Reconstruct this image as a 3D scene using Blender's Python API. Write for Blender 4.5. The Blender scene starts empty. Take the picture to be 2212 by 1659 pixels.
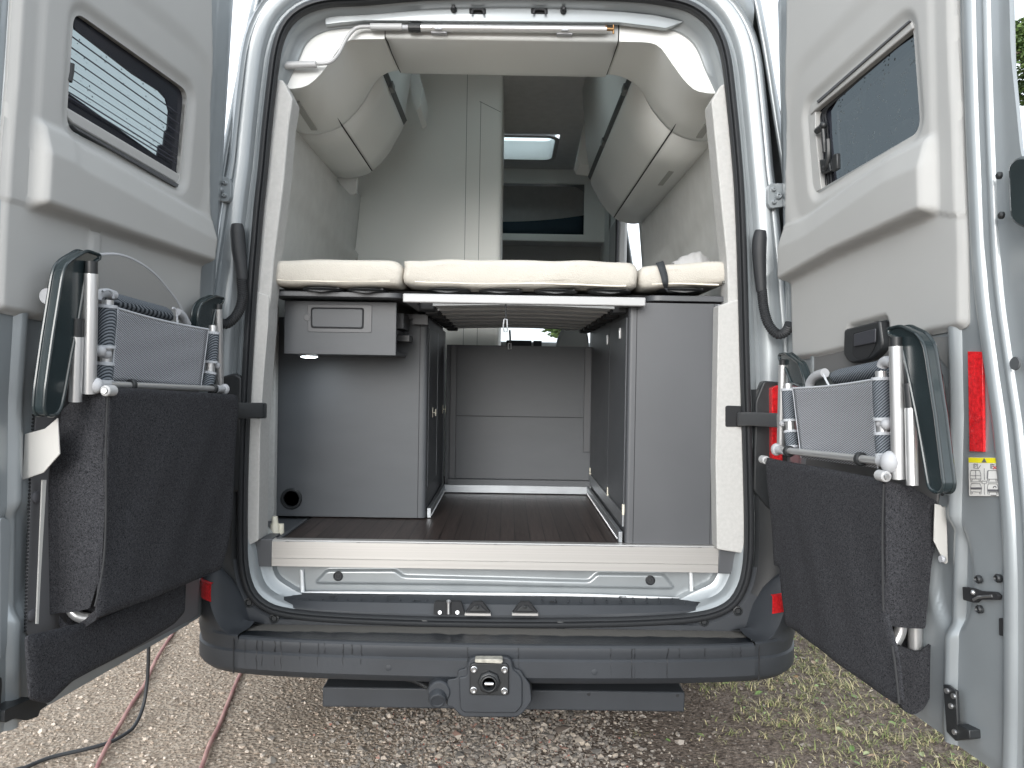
import bpy, bmesh, math, random
import numpy as np
from mathutils import Vector, noise as mnoise
random.seed(7); np.random.seed(7)
sc = bpy.context.scene; col = sc.collection
R = math.radians
# ---------------- camera, world, sun ----------------
CAM = np.array([0.02, -2.5, 1.22]); FPX = 1661.0; CX, CY = 1106.0, 829.5
_f = np.array([math.tan(R(.31)), 1, -math.tan(R(.60))]); _f /= np.linalg.norm(_f)
_r0 = np.cross(_f, [0, 0, 1]); _r0 /= np.linalg.norm(_r0); _u0 = np.cross(_r0, _f)
ROLL = .0165
_r = _r0*math.cos(ROLL) + _u0*math.sin(ROLL); _u = _u0*math.cos(ROLL) - _r0*math.sin(ROLL)
cd = bpy.data.cameras.new('camera'); cam = bpy.data.objects.new('camera', cd); col.objects.link(cam)
from mathutils import Matrix
M4 = Matrix(((_r[0], _u[0], -_f[0], CAM[0]), (_r[1], _u[1], -_f[1], CAM[1]), (_r[2], _u[2], -_f[2], CAM[2]), (0, 0, 0, 1)))
cam.matrix_world = M4
cd.sensor_width = 36; cd.lens = FPX/2212*36; cd.clip_start = .05; cd.clip_end = 900
sc.camera = cam
w = bpy.data.worlds.new("World"); sc.world = w; w.use_nodes = True
nt = w.node_tree; bg = nt.nodes['Background']
sky = nt.nodes.new('ShaderNodeTexSky'); sky.sky_type = 'NISHITA'; sky.sun_disc = False
SUN_EL, SUN_ROT = R(16), R(196)
sky.sun_elevation = SUN_EL; sky.sun_rotation = SUN_ROT; sky.air_density = 1.2; sky.dust_density = 5; sky.ozone_density = 1
hs = nt.nodes.new('ShaderNodeHueSaturation'); hs.inputs['Saturation'].default_value = .22; hs.inputs['Value'].default_value = 1.0
mx = nt.nodes.new('ShaderNodeMix'); mx.data_type = 'RGBA'; mx.inputs[0].default_value = .6
mx.inputs[7].default_value = (10.1, 10.9, 11.7, 1)      # even cloud cover mixed into the clear sky
nt.links.new(sky.outputs[0], hs.inputs['Color']); nt.links.new(hs.outputs[0], mx.inputs[6])
nt.links.new(mx.outputs[2], bg.inputs[0]); bg.inputs[1].default_value = .15
sl = bpy.data.lights.new('sun', 'SUN'); so = bpy.data.objects.new('sun', sl); col.objects.link(so)
sl.energy = 1.15; sl.angle = R(32); sl.color = (1, .985, .965)
so.rotation_euler = (R(90)-SUN_EL, 0, R(180)-SUN_ROT)
sc.view_settings.view_transform = 'Standard'; sc.view_settings.look = 'None'
sc.view_settings.exposure = .78; sc.view_settings.gamma = 1
sc.cycles.max_bounces = 12; sc.cycles.diffuse_bounces = 9; sc.cycles.glossy_bounces = 4; sc.cycles.transparent_max_bounces = 12
sc.cycles.use_denoising = True

# ---------------- pixel -> world (measurements taken off the photograph, 2212 px wide) ----------------
_ZO = dict(A0=(0, 0), A1=(600, 0), A2=(1200, 0), A3=(1860, 0), B0=(0, 580), B1=(600, 600), B2=(1200, 600), B3=(1860, 600),
           C0=(0, 1200), C1=(600, 1200), C2=(1200, 1200), C3=(1860, 1200))
K = 2212/2560
def Q(z, *pts):
    s = (700/1815 if z[0] != 'C' else 700/1613); o = _ZO[z]
    return [((o[0]+x*s)*K, (o[1]+y*s)*K) for x, y in pts]
def ray(x, y):
    return _f*FPX + _r*(x-CX) - _u*(y-CY)
def P(x, y, Y):
    d = ray(x, y); return CAM + d*((Y-CAM[1])/d[1])
def PZ(x, y, Z):
    d = ray(x, y); return CAM + d*((Z-CAM[2])/d[2])
def PX(x, y, X):
    d = ray(x, y); return CAM + d*((X-CAM[0])/d[0])
def PP(x, y, p0, n):
    d = ray(x, y); return CAM + d*(np.dot(np.array(p0)-CAM, n)/np.dot(d, n))

# ---------------- geometry helpers ----------------
def catmull(pts, n=6, closed=False):
    pts = [np.array(p, float) for p in pts]; out = []; m = len(pts)
    rng = range(m if closed else m-1)
    for i in rng:
        if closed: a, b, c, d = pts[(i-1) % m], pts[i], pts[(i+1) % m], pts[(i+2) % m]
        else: a, b, c, d = pts[max(i-1, 0)], pts[i], pts[i+1], pts[min(i+2, m-1)]
        for k in range(n):
            t = k/n; out.append(.5*((2*b)+(-a+c)*t+(2*a-5*b+4*c-d)*t*t+(-a+3*b-3*c+d)*t**3))
    if not closed: out.append(pts[-1])
    return out
def resample(pts, n, closed=False):
    p = np.array(pts, float)
    if closed: p = np.vstack([p, p[:1]])
    s = np.concatenate([[0], np.cumsum(np.linalg.norm(np.diff(p, axis=0), axis=1))])
    t = np.linspace(0, s[-1], n+1 if closed else n)
    o = np.stack([np.interp(t, s, p[:, k]) for k in range(p.shape[1])], 1)
    return o[:-1] if closed else o
def rnd(pts, r=.02, seg=5):
    """fillet the corners of a 2-D polygon; r is a number or one per corner"""
    out = []; m = len(pts)
    for i in range(m):
        a, b, c = [np.array(pts[j % m], float) for j in (i-1, i, i+1)]
        rr = r[i] if isinstance(r, (list, tuple)) else r
        if rr <= 0: out.append(b); continue
        v1, v2 = a-b, c-b; l1, l2 = np.linalg.norm(v1), np.linalg.norm(v2)
        t = min(rr, l1*.48, l2*.48); p1, p2 = b+v1/l1*t, b+v2/l2*t
        for k in range(seg+1):
            s = k/seg; out.append((1-s)**2*p1+2*s*(1-s)*b+s*s*p2)
    return out
def frame(d):
    d = np.array(d, float); d = d/np.linalg.norm(d)
    a = np.array([0, 0, 1.]) if abs(d[2]) < .9 else np.array([1., 0, 0])
    x = np.cross(a, d); x /= np.linalg.norm(x); return x, np.cross(d, x), d
class MB:
    def __init__(s): s.v = []; s.f = []
    def add(s, v, f):
        o = len(s.v); s.v += [tuple(float(c) for c in p) for p in v]; s.f += [tuple(i+o for i in q) for q in f]; return s
    def box(s, a, b):
        x0, y0, z0 = [min(a[i], b[i]) for i in range(3)]; x1, y1, z1 = [max(a[i], b[i]) for i in range(3)]
        return s.add([(x0,y0,z0),(x1,y0,z0),(x1,y1,z0),(x0,y1,z0),(x0,y0,z1),(x1,y0,z1),(x1,y1,z1),(x0,y1,z1)],
                     [(0,3,2,1),(4,5,6,7),(0,1,5,4),(1,2,6,5),(2,3,7,6),(3,0,4,7)])
    def prism(s, A, B, capA=True, capB=True):
        n = len(A); f = [(i, (i+1) % n, n+(i+1) % n, n+i) for i in range(n)]
        if capA: f.append(tuple(range(n-1, -1, -1)))
        if capB: f.append(tuple(range(n, 2*n)))
        return s.add(list(A)+list(B), f)
    def sheet(s, pts, vec):
        vec = np.array(vec, float); return s.prism(pts, [np.array(p)+vec for p in pts])
    def tube(s, pts, r, n=12, cap=True, smooth=0, closed=False):
        if smooth: pts = catmull(pts, smooth, closed)
        pts = [np.array(p, float) for p in pts]; m = len(pts); V = []; F = []
        rr = r if hasattr(r, '__len__') else [r]*m
        if len(rr) != m: rr = np.interp(np.linspace(0, 1, m), np.linspace(0, 1, len(rr)), rr)
        d = pts[1]-pts[0]; x, y, _ = frame(d)
        for i in range(m):
            if closed: t = pts[(i+1) % m]-pts[i-1]
            else: t = pts[min(i+1, m-1)]-pts[max(i-1, 0)]
            t = t/(np.linalg.norm(t)+1e-12)
            x = x-t*np.dot(x, t); x /= np.linalg.norm(x)+1e-12; y = np.cross(t, x)
            for k in range(n):
                a = 2*math.pi*k/n; V.append(pts[i]+(x*math.cos(a)+y*math.sin(a))*rr[i])
        for i in range(m if closed else m-1):
            for k in range(n):
                j = (i+1) % m; F.append((i*n+k, i*n+(k+1) % n, j*n+(k+1) % n, j*n+k))
        if cap and not closed: F.append(tuple(range(n-1, -1, -1))); F.append(tuple((m-1)*n+k for k in range(n)))
        return s.add(V, F)
    def lathe(s, p, ax, prof, n=24, cap=True):
        x, y, d = frame(ax); V = []; F = []; p = np.array(p, float)
        for (t, r) in prof:
            for k in range(n):
                a = 2*math.pi*k/n; V.append(p+d*t+(x*math.cos(a)+y*math.sin(a))*r)
        for i in range(len(prof)-1):
            for k in range(n): F.append((i*n+k, i*n+(k+1) % n, (i+1)*n+(k+1) % n, (i+1)*n+k))
        if cap: F.append(tuple(range(n-1, -1, -1))); F.append(tuple((len(prof)-1)*n+k for k in range(n)))
        return s.add(V, F)
    def cyl(s, a, b, r, r2=None, n=20):
        a, b = np.array(a, float), np.array(b, float); L = np.linalg.norm(b-a)
        return s.lathe(a, b-a, [(0, r), (L, r if r2 is None else r2)], n)
    def ball(s, c, r, n=12, sq=(1, 1, 1)):
        V = []; F = []
        for i in range(n+1):
            t = math.pi*i/n
            for k in range(2*n):
                a = math.pi*k/n; V.append((c[0]+r*sq[0]*math.sin(t)*math.cos(a), c[1]+r*sq[1]*math.sin(t)*math.sin(a), c[2]+r*sq[2]*math.cos(t)))
        for i in range(n):
            for k in range(2*n): F.append((i*2*n+k, (i+1)*2*n+k, (i+1)*2*n+(k+1) % (2*n), i*2*n+(k+1) % (2*n)))
        return s.add(V, F)
    def loft(s, rows, closed=False, skip=None):
        m = len(rows); n = len(rows[0]); V = [p for r in rows for p in r]; F = []
        for i in range(m-1):
            for k in range(n if closed else n-1):
                if skip and skip(i, k): continue
                F.append((i*n+k, i*n+(k+1) % n, (i+1)*n+(k+1) % n, (i+1)*n+k))
        return s.add(V, F)
    def build(s, name, m, parent=None, smooth=35, bevel=0, solid=0, label=None, seg=2):
        me = bpy.data.meshes.new(name); o = bpy.data.objects.new(name, me); col.objects.link(o)
        v = np.array(s.v)
        if parent is not None:
            off = parent.matrix_basis.translation if parent.parent is None else parent['_o']
            off = np.array(off); o.parent = parent; o['_o'] = [float(c) for c in off]
        else:
            off = np.array([(v[:, 0].min()+v[:, 0].max())/2, (v[:, 1].min()+v[:, 1].max())/2, v[:, 2].min()]); o.location = off
        me.from_pydata([tuple(p) for p in (v-off)], [], s.f)
        bm = bmesh.new(); bm.from_mesh(me); bmesh.ops.remove_doubles(bm, verts=bm.verts, dist=1e-5); bmesh.ops.delete(bm, geom=[q_ for q_ in bm.verts if not q_.link_faces], context='VERTS')
        bmesh.ops.dissolve_degenerate(bm, dist=1e-6, edges=bm.edges)
        bmesh.ops.recalc_face_normals(bm, faces=bm.faces); bm.to_mesh(me); bm.free()
        me.materials.append(m)
        if smooth:
            me.polygons.foreach_set('use_smooth', [True]*len(me.polygons)); me.set_sharp_from_angle(angle=R(smooth))
        if solid:
            q = o.modifiers.new('solid', 'SOLIDIFY'); q.thickness = solid; q.offset = 0
        if bevel:
            q = o.modifiers.new('bevel', 'BEVEL'); q.width = bevel; q.segments = seg; q.limit_method = 'ANGLE'; q.angle_limit = R(40); q.harden_normals = False
        if label: o['label'] = label
        return o
def empty(name, loc, label, cat, group=None, kind=None):
    o = bpy.data.objects.new(name, None); col.objects.link(o); o.location = loc; o.empty_display_size = .1
    return tag(o, label, cat, group, kind)
def tag(o, label, cat, group=None, kind=None):
    o['label'] = label; o['category'] = cat
    if group: o['group'] = group
    if kind: o['kind'] = kind
    return o
def pempty(name, parent, label=None):
    """a part that itself has sub-parts: an Empty at the root's origin"""
    o = bpy.data.objects.new(name, None); col.objects.link(o); o.parent = parent; o.empty_display_size = .05
    o['_o'] = [float(c) for c in parent.location]
    if label: o['label'] = label
    return o
def inside(px, py, poly):
    p = np.array(poly); r = np.zeros(px.shape, bool); j = len(p)-1
    for i in range(len(p)):
        xi, yi = p[i]; xj, yj = p[j]
        if yi != yj:
            c = ((yi > py) != (yj > py)) & (px < (xj-xi)*(py-yi)/(yj-yi)+xi); r ^= c
        j = i
    return r
def hfield(outline, holes, nfun, pt, cell, nback):
    """a height field over a 2-D outline with clean snapped edges and a rim down to nback"""
    O = np.array(outline); u0, v0 = O.min(0)-cell; u1, v1 = O.max(0)+cell
    U = np.arange(u0, u1+cell, cell); V = np.arange(v0, v1+cell, cell); UU, VV = np.meshgrid(U, V, indexing='ij')
    ins = inside(UU, VV, outline)
    for h in holes: ins &= ~inside(UU, VV, h)
    nu, nv = UU.shape; faces = []; used = np.zeros((nu, nv), bool)
    for i in range(nu-1):
        for j in range(nv-1):
            if ins[i, j] or ins[i+1, j] or ins[i, j+1] or ins[i+1, j+1]:
                faces.append(((i, j), (i+1, j), (i+1, j+1), (i, j+1))); used[i:i+2, j:j+2] = True
    segs = []
    for L in [outline]+list(holes):
        for i in range(len(L)): segs.append((L[i-1], L[i]))
    A = np.array([s[0] for s in segs]); B = np.array([s[1] for s in segs]); D = B-A; DD = (D**2).sum(1)+1e-12
    for i, j in zip(*np.where(used & ~ins)):
        p = np.array([UU[i, j], VV[i, j]]); t = np.clip(((p-A)*D).sum(1)/DD, 0, 1); q = A+D*t[:, None]
        k = ((q-p)**2).sum(1).argmin(); UU[i, j], VV[i, j] = q[k]
    idx = -np.ones((nu, nv), int); ij = np.argwhere(used); idx[used] = np.arange(len(ij))
    # order of ij matches boolean indexing
    vs = []; uv = []
    for i, j in ij:
        u, v = UU[i, j], VV[i, j]; uv.append((u, v))
    ua = np.array(uv); nn = nfun(ua[:, 0], ua[:, 1])
    vs = [pt(u, v, n) for (u, v), n in zip(uv, nn)]
    F = [tuple(idx[a] for a in f) for f in faces]
    ec = {}
    for f in F:
        for k in range(4):
            e = (f[k], f[(k+1) % 4]); key = tuple(sorted(e)); ec.setdefault(key, []).append(e)
    back = {}; m = MB(); n0 = len(vs)
    for key, es in ec.items():
        if len(es) == 1:
            a, b = es[0]
            for c in (a, b):
                if c not in back: back[c] = len(vs); vs.append(pt(uv[c][0], uv[c][1], nback))
            F.append((b, a, back[a], back[b]))
    m.add(vs, F); return m
def sstep(a, b, x):
    t = np.clip((x-a)/(b-a), 0, 1); return t*t*(3-2*t)

# ---------------- materials ----------------
def mat(name, c, rough=.5, metal=0, spec=.5, var=0, vscale=6, bump=0, bscale=200, coat=0, bdist=.002, detail=3, c2=None, stretch=None, trans=0, alpha=1, emit=0, ecol=None):
    m = bpy.data.materials.new(name); m.use_nodes = True; t = m.node_tree; b = t.nodes['Principled BSDF']
    c = tuple(c) if hasattr(c, '__len__') else (c, c, c)
    b.inputs['Base Color'].default_value = (*c, 1); b.inputs['Roughness'].default_value = rough; b.inputs['Metallic'].default_value = metal
    b.inputs['Specular IOR Level'].default_value = spec; b.inputs['Coat Weight'].default_value = coat; b.inputs['Coat Roughness'].default_value = .08
    b.inputs['Transmission Weight'].default_value = trans; b.inputs['Alpha'].default_value = alpha
    if emit: b.inputs['Emission Strength'].default_value = emit; b.inputs['Emission Color'].default_value = (*(ecol or c), 1)
    tc = t.nodes.new('ShaderNodeTexCoord'); src = tc.outputs['Object']
    if stretch:
        mp = t.nodes.new('ShaderNodeMapping'); mp.inputs['Scale'].default_value = stretch; t.links.new(src, mp.inputs[0]); src = mp.outputs[0]
    if var or c2:
        n = t.nodes.new('ShaderNodeTexNoise'); n.inputs['Scale'].default_value = vscale; n.inputs['Detail'].default_value = detail+2
        t.links.new(src, n.inputs['Vector']); r = t.nodes.new('ShaderNodeValToRGB')
        r.color_ramp.elements[0].position = .3; r.color_ramp.elements[1].position = .7
        lo = tuple(x*(1-var) for x in c); hi = tuple(min(1, x*(1+var)) for x in c) if c2 is None else c2
        r.color_ramp.elements[0].color = (*lo, 1); r.color_ramp.elements[1].color = (*hi, 1)
        t.links.new(n.outputs[0], r.inputs[0]); t.links.new(r.outputs[0], b.inputs['Base Color'])
        mr = t.nodes.new('ShaderNodeMapRange'); mr.inputs[3].default_value = max(0, rough-.06); mr.inputs[4].default_value = min(1, rough+.08)
        t.links.new(n.outputs[0], mr.inputs[0]); t.links.new(mr.outputs[0], b.inputs['Roughness'])
    if bump:
        n2 = t.nodes.new('ShaderNodeTexNoise'); n2.inputs['Scale'].default_value = bscale; n2.inputs['Detail'].default_value = detail
        t.links.new(src, n2.inputs['Vector']); bp = t.nodes.new('ShaderNodeBump'); bp.inputs['Strength'].default_value = bump; bp.inputs['Distance'].default_value = bdist
        t.links.new(n2.outputs[0], bp.inputs['Height']); t.links.new(bp.outputs[0], b.inputs['Normal'])
    return m
PAINT = mat('silver_paint', (.26, .285, .30), .34, .25, .5, var=.04, vscale=9, coat=.6, bump=.05, bscale=600)
SEALER = mat('seam_sealer', (.66, .69, .71), .45, .1, bump=.8, bscale=70, bdist=.004)
PANEL = mat('light_grey_trim', (.365, .368, .362), .62, bump=.12, bscale=900, var=.025, vscale=4)
WALLG = mat('grey_fleece_wall', (.58, .585, .575), .9, bump=.35, bscale=700, var=.05, vscale=14)
FLEECE = mat('pale_fleece_trim', (.44, .44, .43), .95, bump=.5, bscale=500, var=.06, vscale=90)
LOCK = mat('cream_locker', (.67, .68, .665), .5, bump=.05, bscale=700, var=.02, vscale=3)
BATH = mat('cream_wall_board', (.82, .83, .80), .5, var=.02, vscale=3, bump=.04, bscale=500)
CEIL = mat('dark_grey_ceiling', (.56, .56, .56), .9, bump=.3, bscale=500, var=.05, vscale=20)
DARK = mat('anthracite_laminate', (.074, .080, .088), .48, spec=.45, var=.06, vscale=5, bump=.10, bscale=160, detail=4, stretch=(1, 1, 3))
DARK2 = mat('anthracite_edge', (.070, .074, .081), .42, var=.04)
GAP = mat('panel_gap', (.012, .013, .015), .8)
BLACK = mat('black_plastic', (.018, .02, .022), .42, var=.1, vscale=30, bump=.06, bscale=400)
BUMP = mat('bumper_plastic', (.026, .030, .036), .58, var=.12, vscale=7, bump=.25, bscale=520, bdist=.001)
RUB = mat('rubber_seal', (.022, .024, .027), .6, bump=.15, bscale=300)
STEEL = mat('steel', (.55, .56, .57), .3, .9, bump=.08, bscale=200, var=.1, vscale=40)
ALU = mat('brushed_aluminium', (.47, .463, .45), .36, .6, var=.04, vscale=10, bump=.03, bscale=40, stretch=(.05, 30, 30))
ALUT = mat('aluminium_tube', (.62, .625, .63), .33, .75)
ALUM = mat('grey_aluminium_rail', (.34, .36, .38), .38, .7, var=.08, vscale=12)
WHITE = mat('white_enamel', (.40, .405, .41), .4, var=.03, vscale=6, bump=.05, bscale=300)
CREAMP = mat('cream_plastic', (.70, .67, .56), .42, var=.05, vscale=30)
GREYP = mat('grey_joint_plastic', (.38, .39, .41), .5, var=.05, vscale=40, bump=.1, bscale=300)
ARMM = mat('dark_teal_gloss_plastic', (.018, .027, .030), .2, coat=.3, var=.15, vscale=9)
BRONZE = mat('bronze', (.28, .16, .07), .4, .8, var=.2, vscale=60)
LAMPG = mat('lamp_glass', (1, 1, 1), .3, emit=9, ecol=(.86, .95, 1))
RED = mat('red_lens', (.62, .015, .02), .15, coat=.6, bump=.5, bscale=260, bdist=.002, var=.3, vscale=120)
PAPER = mat('off_white_sheet', (.48, .475, .455), .6, var=.03, vscale=9, bump=.05)
SLAT = mat('grey_bed_slat', (.55, .57, .58), .5, var=.12, vscale=8, stretch=(.3, 8, 8), bump=.1, bscale=60)
BLANK = mat('grey_blanket', (.5, .5, .5), .95, bump=.4, bscale=300, var=.08)

def nodes_of(m): return m.node_tree, m.node_tree.nodes['Principled BSDF']
# woven mattress cover
MATT = mat('cream_mattress_cover', (.50, .475, .425), .9, var=.03, vscale=5)
t, b = nodes_of(MATT); tc = t.nodes.new('ShaderNodeTexCoord'); vo = t.nodes.new('ShaderNodeTexVoronoi'); vo.inputs['Scale'].default_value = 260
n3 = t.nodes.new('ShaderNodeTexNoise'); n3.inputs['Scale'].default_value = 9; n3.inputs['Detail'].default_value = 3
t.links.new(tc.outputs['Object'], vo.inputs[0]); t.links.new(tc.outputs['Object'], n3.inputs[0])
ad = t.nodes.new('ShaderNodeMath'); ad.operation = 'MULTIPLY_ADD'; ad.inputs[1].default_value = 6
t.links.new(n3.outputs[0], ad.inputs[0]); t.links.new(vo.outputs[0], ad.inputs[2])
bp = t.nodes.new('ShaderNodeBump'); bp.inputs['Strength'].default_value = .35; bp.inputs['Distance'].default_value = .003
t.links.new(ad.outputs[0], bp.inputs['Height']); t.links.new(bp.outputs[0], b.inputs['Normal'])
# felt
def felt_mat():
    m = mat('charcoal_felt', (.02, .021, .024), 1, spec=.15)
    t, b = nodes_of(m); tc = t.nodes.new('ShaderNodeTexCoord')
    n = t.nodes.new('ShaderNodeTexNoise'); n.inputs['Scale'].default_value = 300; n.inputs['Detail'].default_value = 6; n.inputs['Roughness'].default_value = .8; n.inputs['Distortion'].default_value = 1.2
    r = t.nodes.new('ShaderNodeValToRGB'); e = r.color_ramp.elements
    e[0].position = .38; e[0].color = (.006, .0063, .0075, 1); e[1].position = .74; e[1].color = (.10, .103, .112, 1)
    x = r.color_ramp.elements.new(.54); x.color = (.050, .051, .057, 1)
    n2 = t.nodes.new('ShaderNodeTexNoise'); n2.inputs['Scale'].default_value = 5
    bp = t.nodes.new('ShaderNodeBump'); bp.inputs['Strength'].default_value = .7; bp.inputs['Distance'].default_value = .003
    t.links.new(tc.outputs['Object'], n.inputs[0]); t.links.new(n.outputs[0], r.inputs[0]); t.links.new(r.outputs[0], b.inputs['Base Color'])
    t.links.new(n.outputs[0], bp.inputs['Height']); t.links.new(bp.outputs[0], b.inputs['Normal'])
    return m
FELT = felt_mat()
# striped woven chair mesh
def mesh_mat(name, ca, cb, scale, rot):
    m = mat(name, ca, .75, spec=.3); t, b = nodes_of(m); tc = t.nodes.new('ShaderNodeTexCoord')
    mp = t.nodes.new('ShaderNodeMapping'); mp.inputs['Rotation'].default_value = rot; t.links.new(tc.outputs['Object'], mp.inputs[0])
    wv = t.nodes.new('ShaderNodeTexWave'); wv.wave_type = 'BANDS'; wv.bands_direction = 'Z'; wv.inputs['Scale'].default_value = scale
    wv.inputs['Distortion'].default_value = .6; wv.inputs['Detail'].default_value = 1; wv.inputs['Detail Scale'].default_value = 3
    t.links.new(mp.outputs[0], wv.inputs[0]); r = t.nodes.new('ShaderNodeValToRGB')
    r.color_ramp.elements[0].position = .3; r.color_ramp.elements[1].position = .62
    r.color_ramp.elements[0].color = (*cb, 1); r.color_ramp.elements[1].color = (*ca, 1)
    t.links.new(wv.outputs[0], r.inputs[0]); t.links.new(r.outputs[0], b.inputs['Base Color'])
    bp = t.nodes.new('ShaderNodeBump'); bp.inputs['Strength'].default_value = .5; bp.inputs['Distance'].default_value = .002
    t.links.new(wv.outputs[0], bp.inputs['Height']); t.links.new(bp.outputs[0], b.inputs['Normal']); return m
MESHL = mesh_mat('light_grey_chair_mesh', (.36, .37, .40), (.11, .12, .13), 66, (R(24), 0, 0))
MESHD = mesh_mat('dark_striped_chair_mesh', (.17, .19, .215), (.025, .032, .04), 62, (R(30), R(35), 0))
TRIM = mat('grey_edge_binding', (.42, .44, .47), .8, bump=.5, bscale=250)
# wood floor
def wood():
    m = mat('brown_plank_floor', (.05, .03, .025), .42, spec=.4); t, b = nodes_of(m); tc = t.nodes.new('ShaderNodeTexCoord')
    se = t.nodes.new('ShaderNodeSeparateXYZ'); t.links.new(tc.outputs['Object'], se.inputs[0])
    d = t.nodes.new('ShaderNodeMath'); d.operation = 'DIVIDE'; d.inputs[1].default_value = .052; t.links.new(se.outputs[0], d.inputs[0])
    fr = t.nodes.new('ShaderNodeMath'); fr.operation = 'FRACT'; t.links.new(d.outputs[0], fr.inputs[0])
    fl = t.nodes.new('ShaderNodeMath'); fl.operation = 'FLOOR'; t.links.new(d.outputs[0], fl.inputs[0])
    wn = t.nodes.new('ShaderNodeTexWhiteNoise'); wn.noise_dimensions = '1D'; t.links.new(fl.outputs[0], wn.inputs['W'])
    mp = t.nodes.new('ShaderNodeMapping'); mp.inputs['Scale'].default_value = (60, 2.2, 1); t.links.new(tc.outputs['Object'], mp.inputs[0])
    n = t.nodes.new('ShaderNodeTexNoise'); n.inputs['Scale'].default_value = 2.2; n.inputs['Detail'].default_value = 7; n.inputs['Roughness'].default_value = .65; t.links.new(mp.outputs[0], n.inputs[0])
    r = t.nodes.new('ShaderNodeValToRGB'); r.color_ramp.elements[0].position = .3; r.color_ramp.elements[1].position = .75
    r.color_ramp.elements[0].color = (.020, .0145, .013, 1); r.color_ramp.elements[1].color = (.062, .046, .041, 1); t.links.new(n.outputs[0], r.inputs[0])
    g = t.nodes.new('ShaderNodeMath'); g.operation = 'GREATER_THAN'; g.inputs[1].default_value = .055; t.links.new(fr.outputs[0], g.inputs[0])
    br = t.nodes.new('ShaderNodeMapRange'); br.inputs[3].default_value = .8; br.inputs[4].default_value = 1.2; t.links.new(wn.outputs[0], br.inputs[0])
    mu = t.nodes.new('ShaderNodeMath'); mu.operation = 'MULTIPLY'; t.links.new(g.outputs[0], mu.inputs[0]); t.links.new(br.outputs[0], mu.inputs[1])
    sc_ = t.nodes.new('ShaderNodeVectorMath'); sc_.operation = 'SCALE'; t.links.new(r.outputs[0], sc_.inputs[0]); t.links.new(mu.outputs[0], sc_.inputs['Scale'])
    t.links.new(sc_.outputs[0], b.inputs['Base Color'])
    bp = t.nodes.new('ShaderNodeBump'); bp.inputs['Strength'].default_value = .3; bp.inputs['Distance'].default_value = .001
    t.links.new(n.outputs[0], bp.inputs['Height']); t.links.new(bp.outputs[0], b.inputs['Normal']); return m
WOOD = wood()
# glass with rain drops
def glass(name, tint, dens, rough=.02):
    m = bpy.data.materials.new(name); m.use_nodes = True; t = m.node_tree; t.nodes.remove(t.nodes['Principled BSDF']); out = t.nodes['Material Output']
    tr = t.nodes.new('ShaderNodeBsdfTransparent'); tr.inputs[0].default_value = (*tint, 1)
    gl = t.nodes.new('ShaderNodeBsdfGlossy'); gl.inputs['Roughness'].default_value = rough; gl.inputs[0].default_value = (.8, .82, .84, 1)
    tc = t.nodes.new('ShaderNodeTexCoord'); vo = t.nodes.new('ShaderNodeTexVoronoi'); vo.inputs['Scale'].default_value = 95; vo.inputs['Randomness'].default_value = 1
    t.links.new(tc.outputs['Object'], vo.inputs[0])
    wn = t.nodes.new('ShaderNodeSeparateColor'); t.links.new(vo.outputs['Color'], wn.inputs[0])
    th = t.nodes.new('ShaderNodeMath'); th.operation = 'MULTIPLY'; th.inputs[1].default_value = dens; t.links.new(wn.outputs[0], th.inputs[0])
    lt = t.nodes.new('ShaderNodeMath'); lt.operation = 'LESS_THAN'; t.links.new(vo.outputs['Distance'], lt.inputs[0]); t.links.new(th.outputs[0], lt.inputs[1])
    bp = t.nodes.new('ShaderNodeBump'); bp.inputs['Strength'].default_value = 1; bp.inputs['Distance'].default_value = .004
    t.links.new(lt.outputs[0], bp.inputs['Height']); t.links.new(bp.outputs[0], gl.inputs['Normal'])
    ge = t.nodes.new('ShaderNodeNewGeometry'); dp = t.nodes.new('ShaderNodeVectorMath'); dp.operation = 'DOT_PRODUCT'; t.links.new(ge.outputs['Incoming'], dp.inputs[0]); t.links.new(ge.outputs['Normal'], dp.inputs[1])
    def mth(op, a, v=None):
        q = t.nodes.new('ShaderNodeMath'); q.operation = op; t.links.new(a, q.inputs[0])
        if v is not None: q.inputs[1].default_value = v
        return q.outputs[0]
    x_ = mth('ABSOLUTE', dp.outputs['Value']); x_ = mth('MULTIPLY', x_, -1); x_ = mth('ADD', x_, 1); x_ = mth('POWER', x_, 5); x_ = mth('MULTIPLY', x_, .5); x_ = mth('ADD', x_, .03)
    class fr: outputs = [x_]
    drop = t.nodes.new('ShaderNodeBsdfDiffuse'); drop.inputs[0].default_value = (.12, .14, .15, 1)
    mx1 = t.nodes.new('ShaderNodeMixShader'); t.links.new(lt.outputs[0], mx1.inputs[0]); t.links.new(tr.outputs[0], mx1.inputs[1]); t.links.new(drop.outputs[0], mx1.inputs[2])
    mx2 = t.nodes.new('ShaderNodeMixShader'); t.links.new(fr.outputs[0], mx2.inputs[0]); t.links.new(mx1.outputs[0], mx2.inputs[1]); t.links.new(gl.outputs[0], mx2.inputs[2])
    t.links.new(mx2.outputs[0], out.inputs[0]); return m
GLASS_R = glass('tinted_wet_glass', (.065, .075, .080), .34)
GLASS_L = glass('clear_wet_glass', (.22, .255, .26), .22)
GLASS_C = glass('windscreen_glass', (.82, .86, .85), 0.0)
HATCHM = mat('frosted_hatch', (.85, .9, .9), .6, trans=.0, spec=.3)
t, b = nodes_of(HATCHM); _tl = t.nodes.new('ShaderNodeBsdfTranslucent'); _tl.inputs[0].default_value = (.85, .92, .92, 1)
_mx = t.nodes.new('ShaderNodeMixShader'); _mx.inputs[0].default_value = .75; t.links.new(b.outputs[0], _mx.inputs[1]); t.links.new(_tl.outputs[0], _mx.inputs[2])
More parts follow.
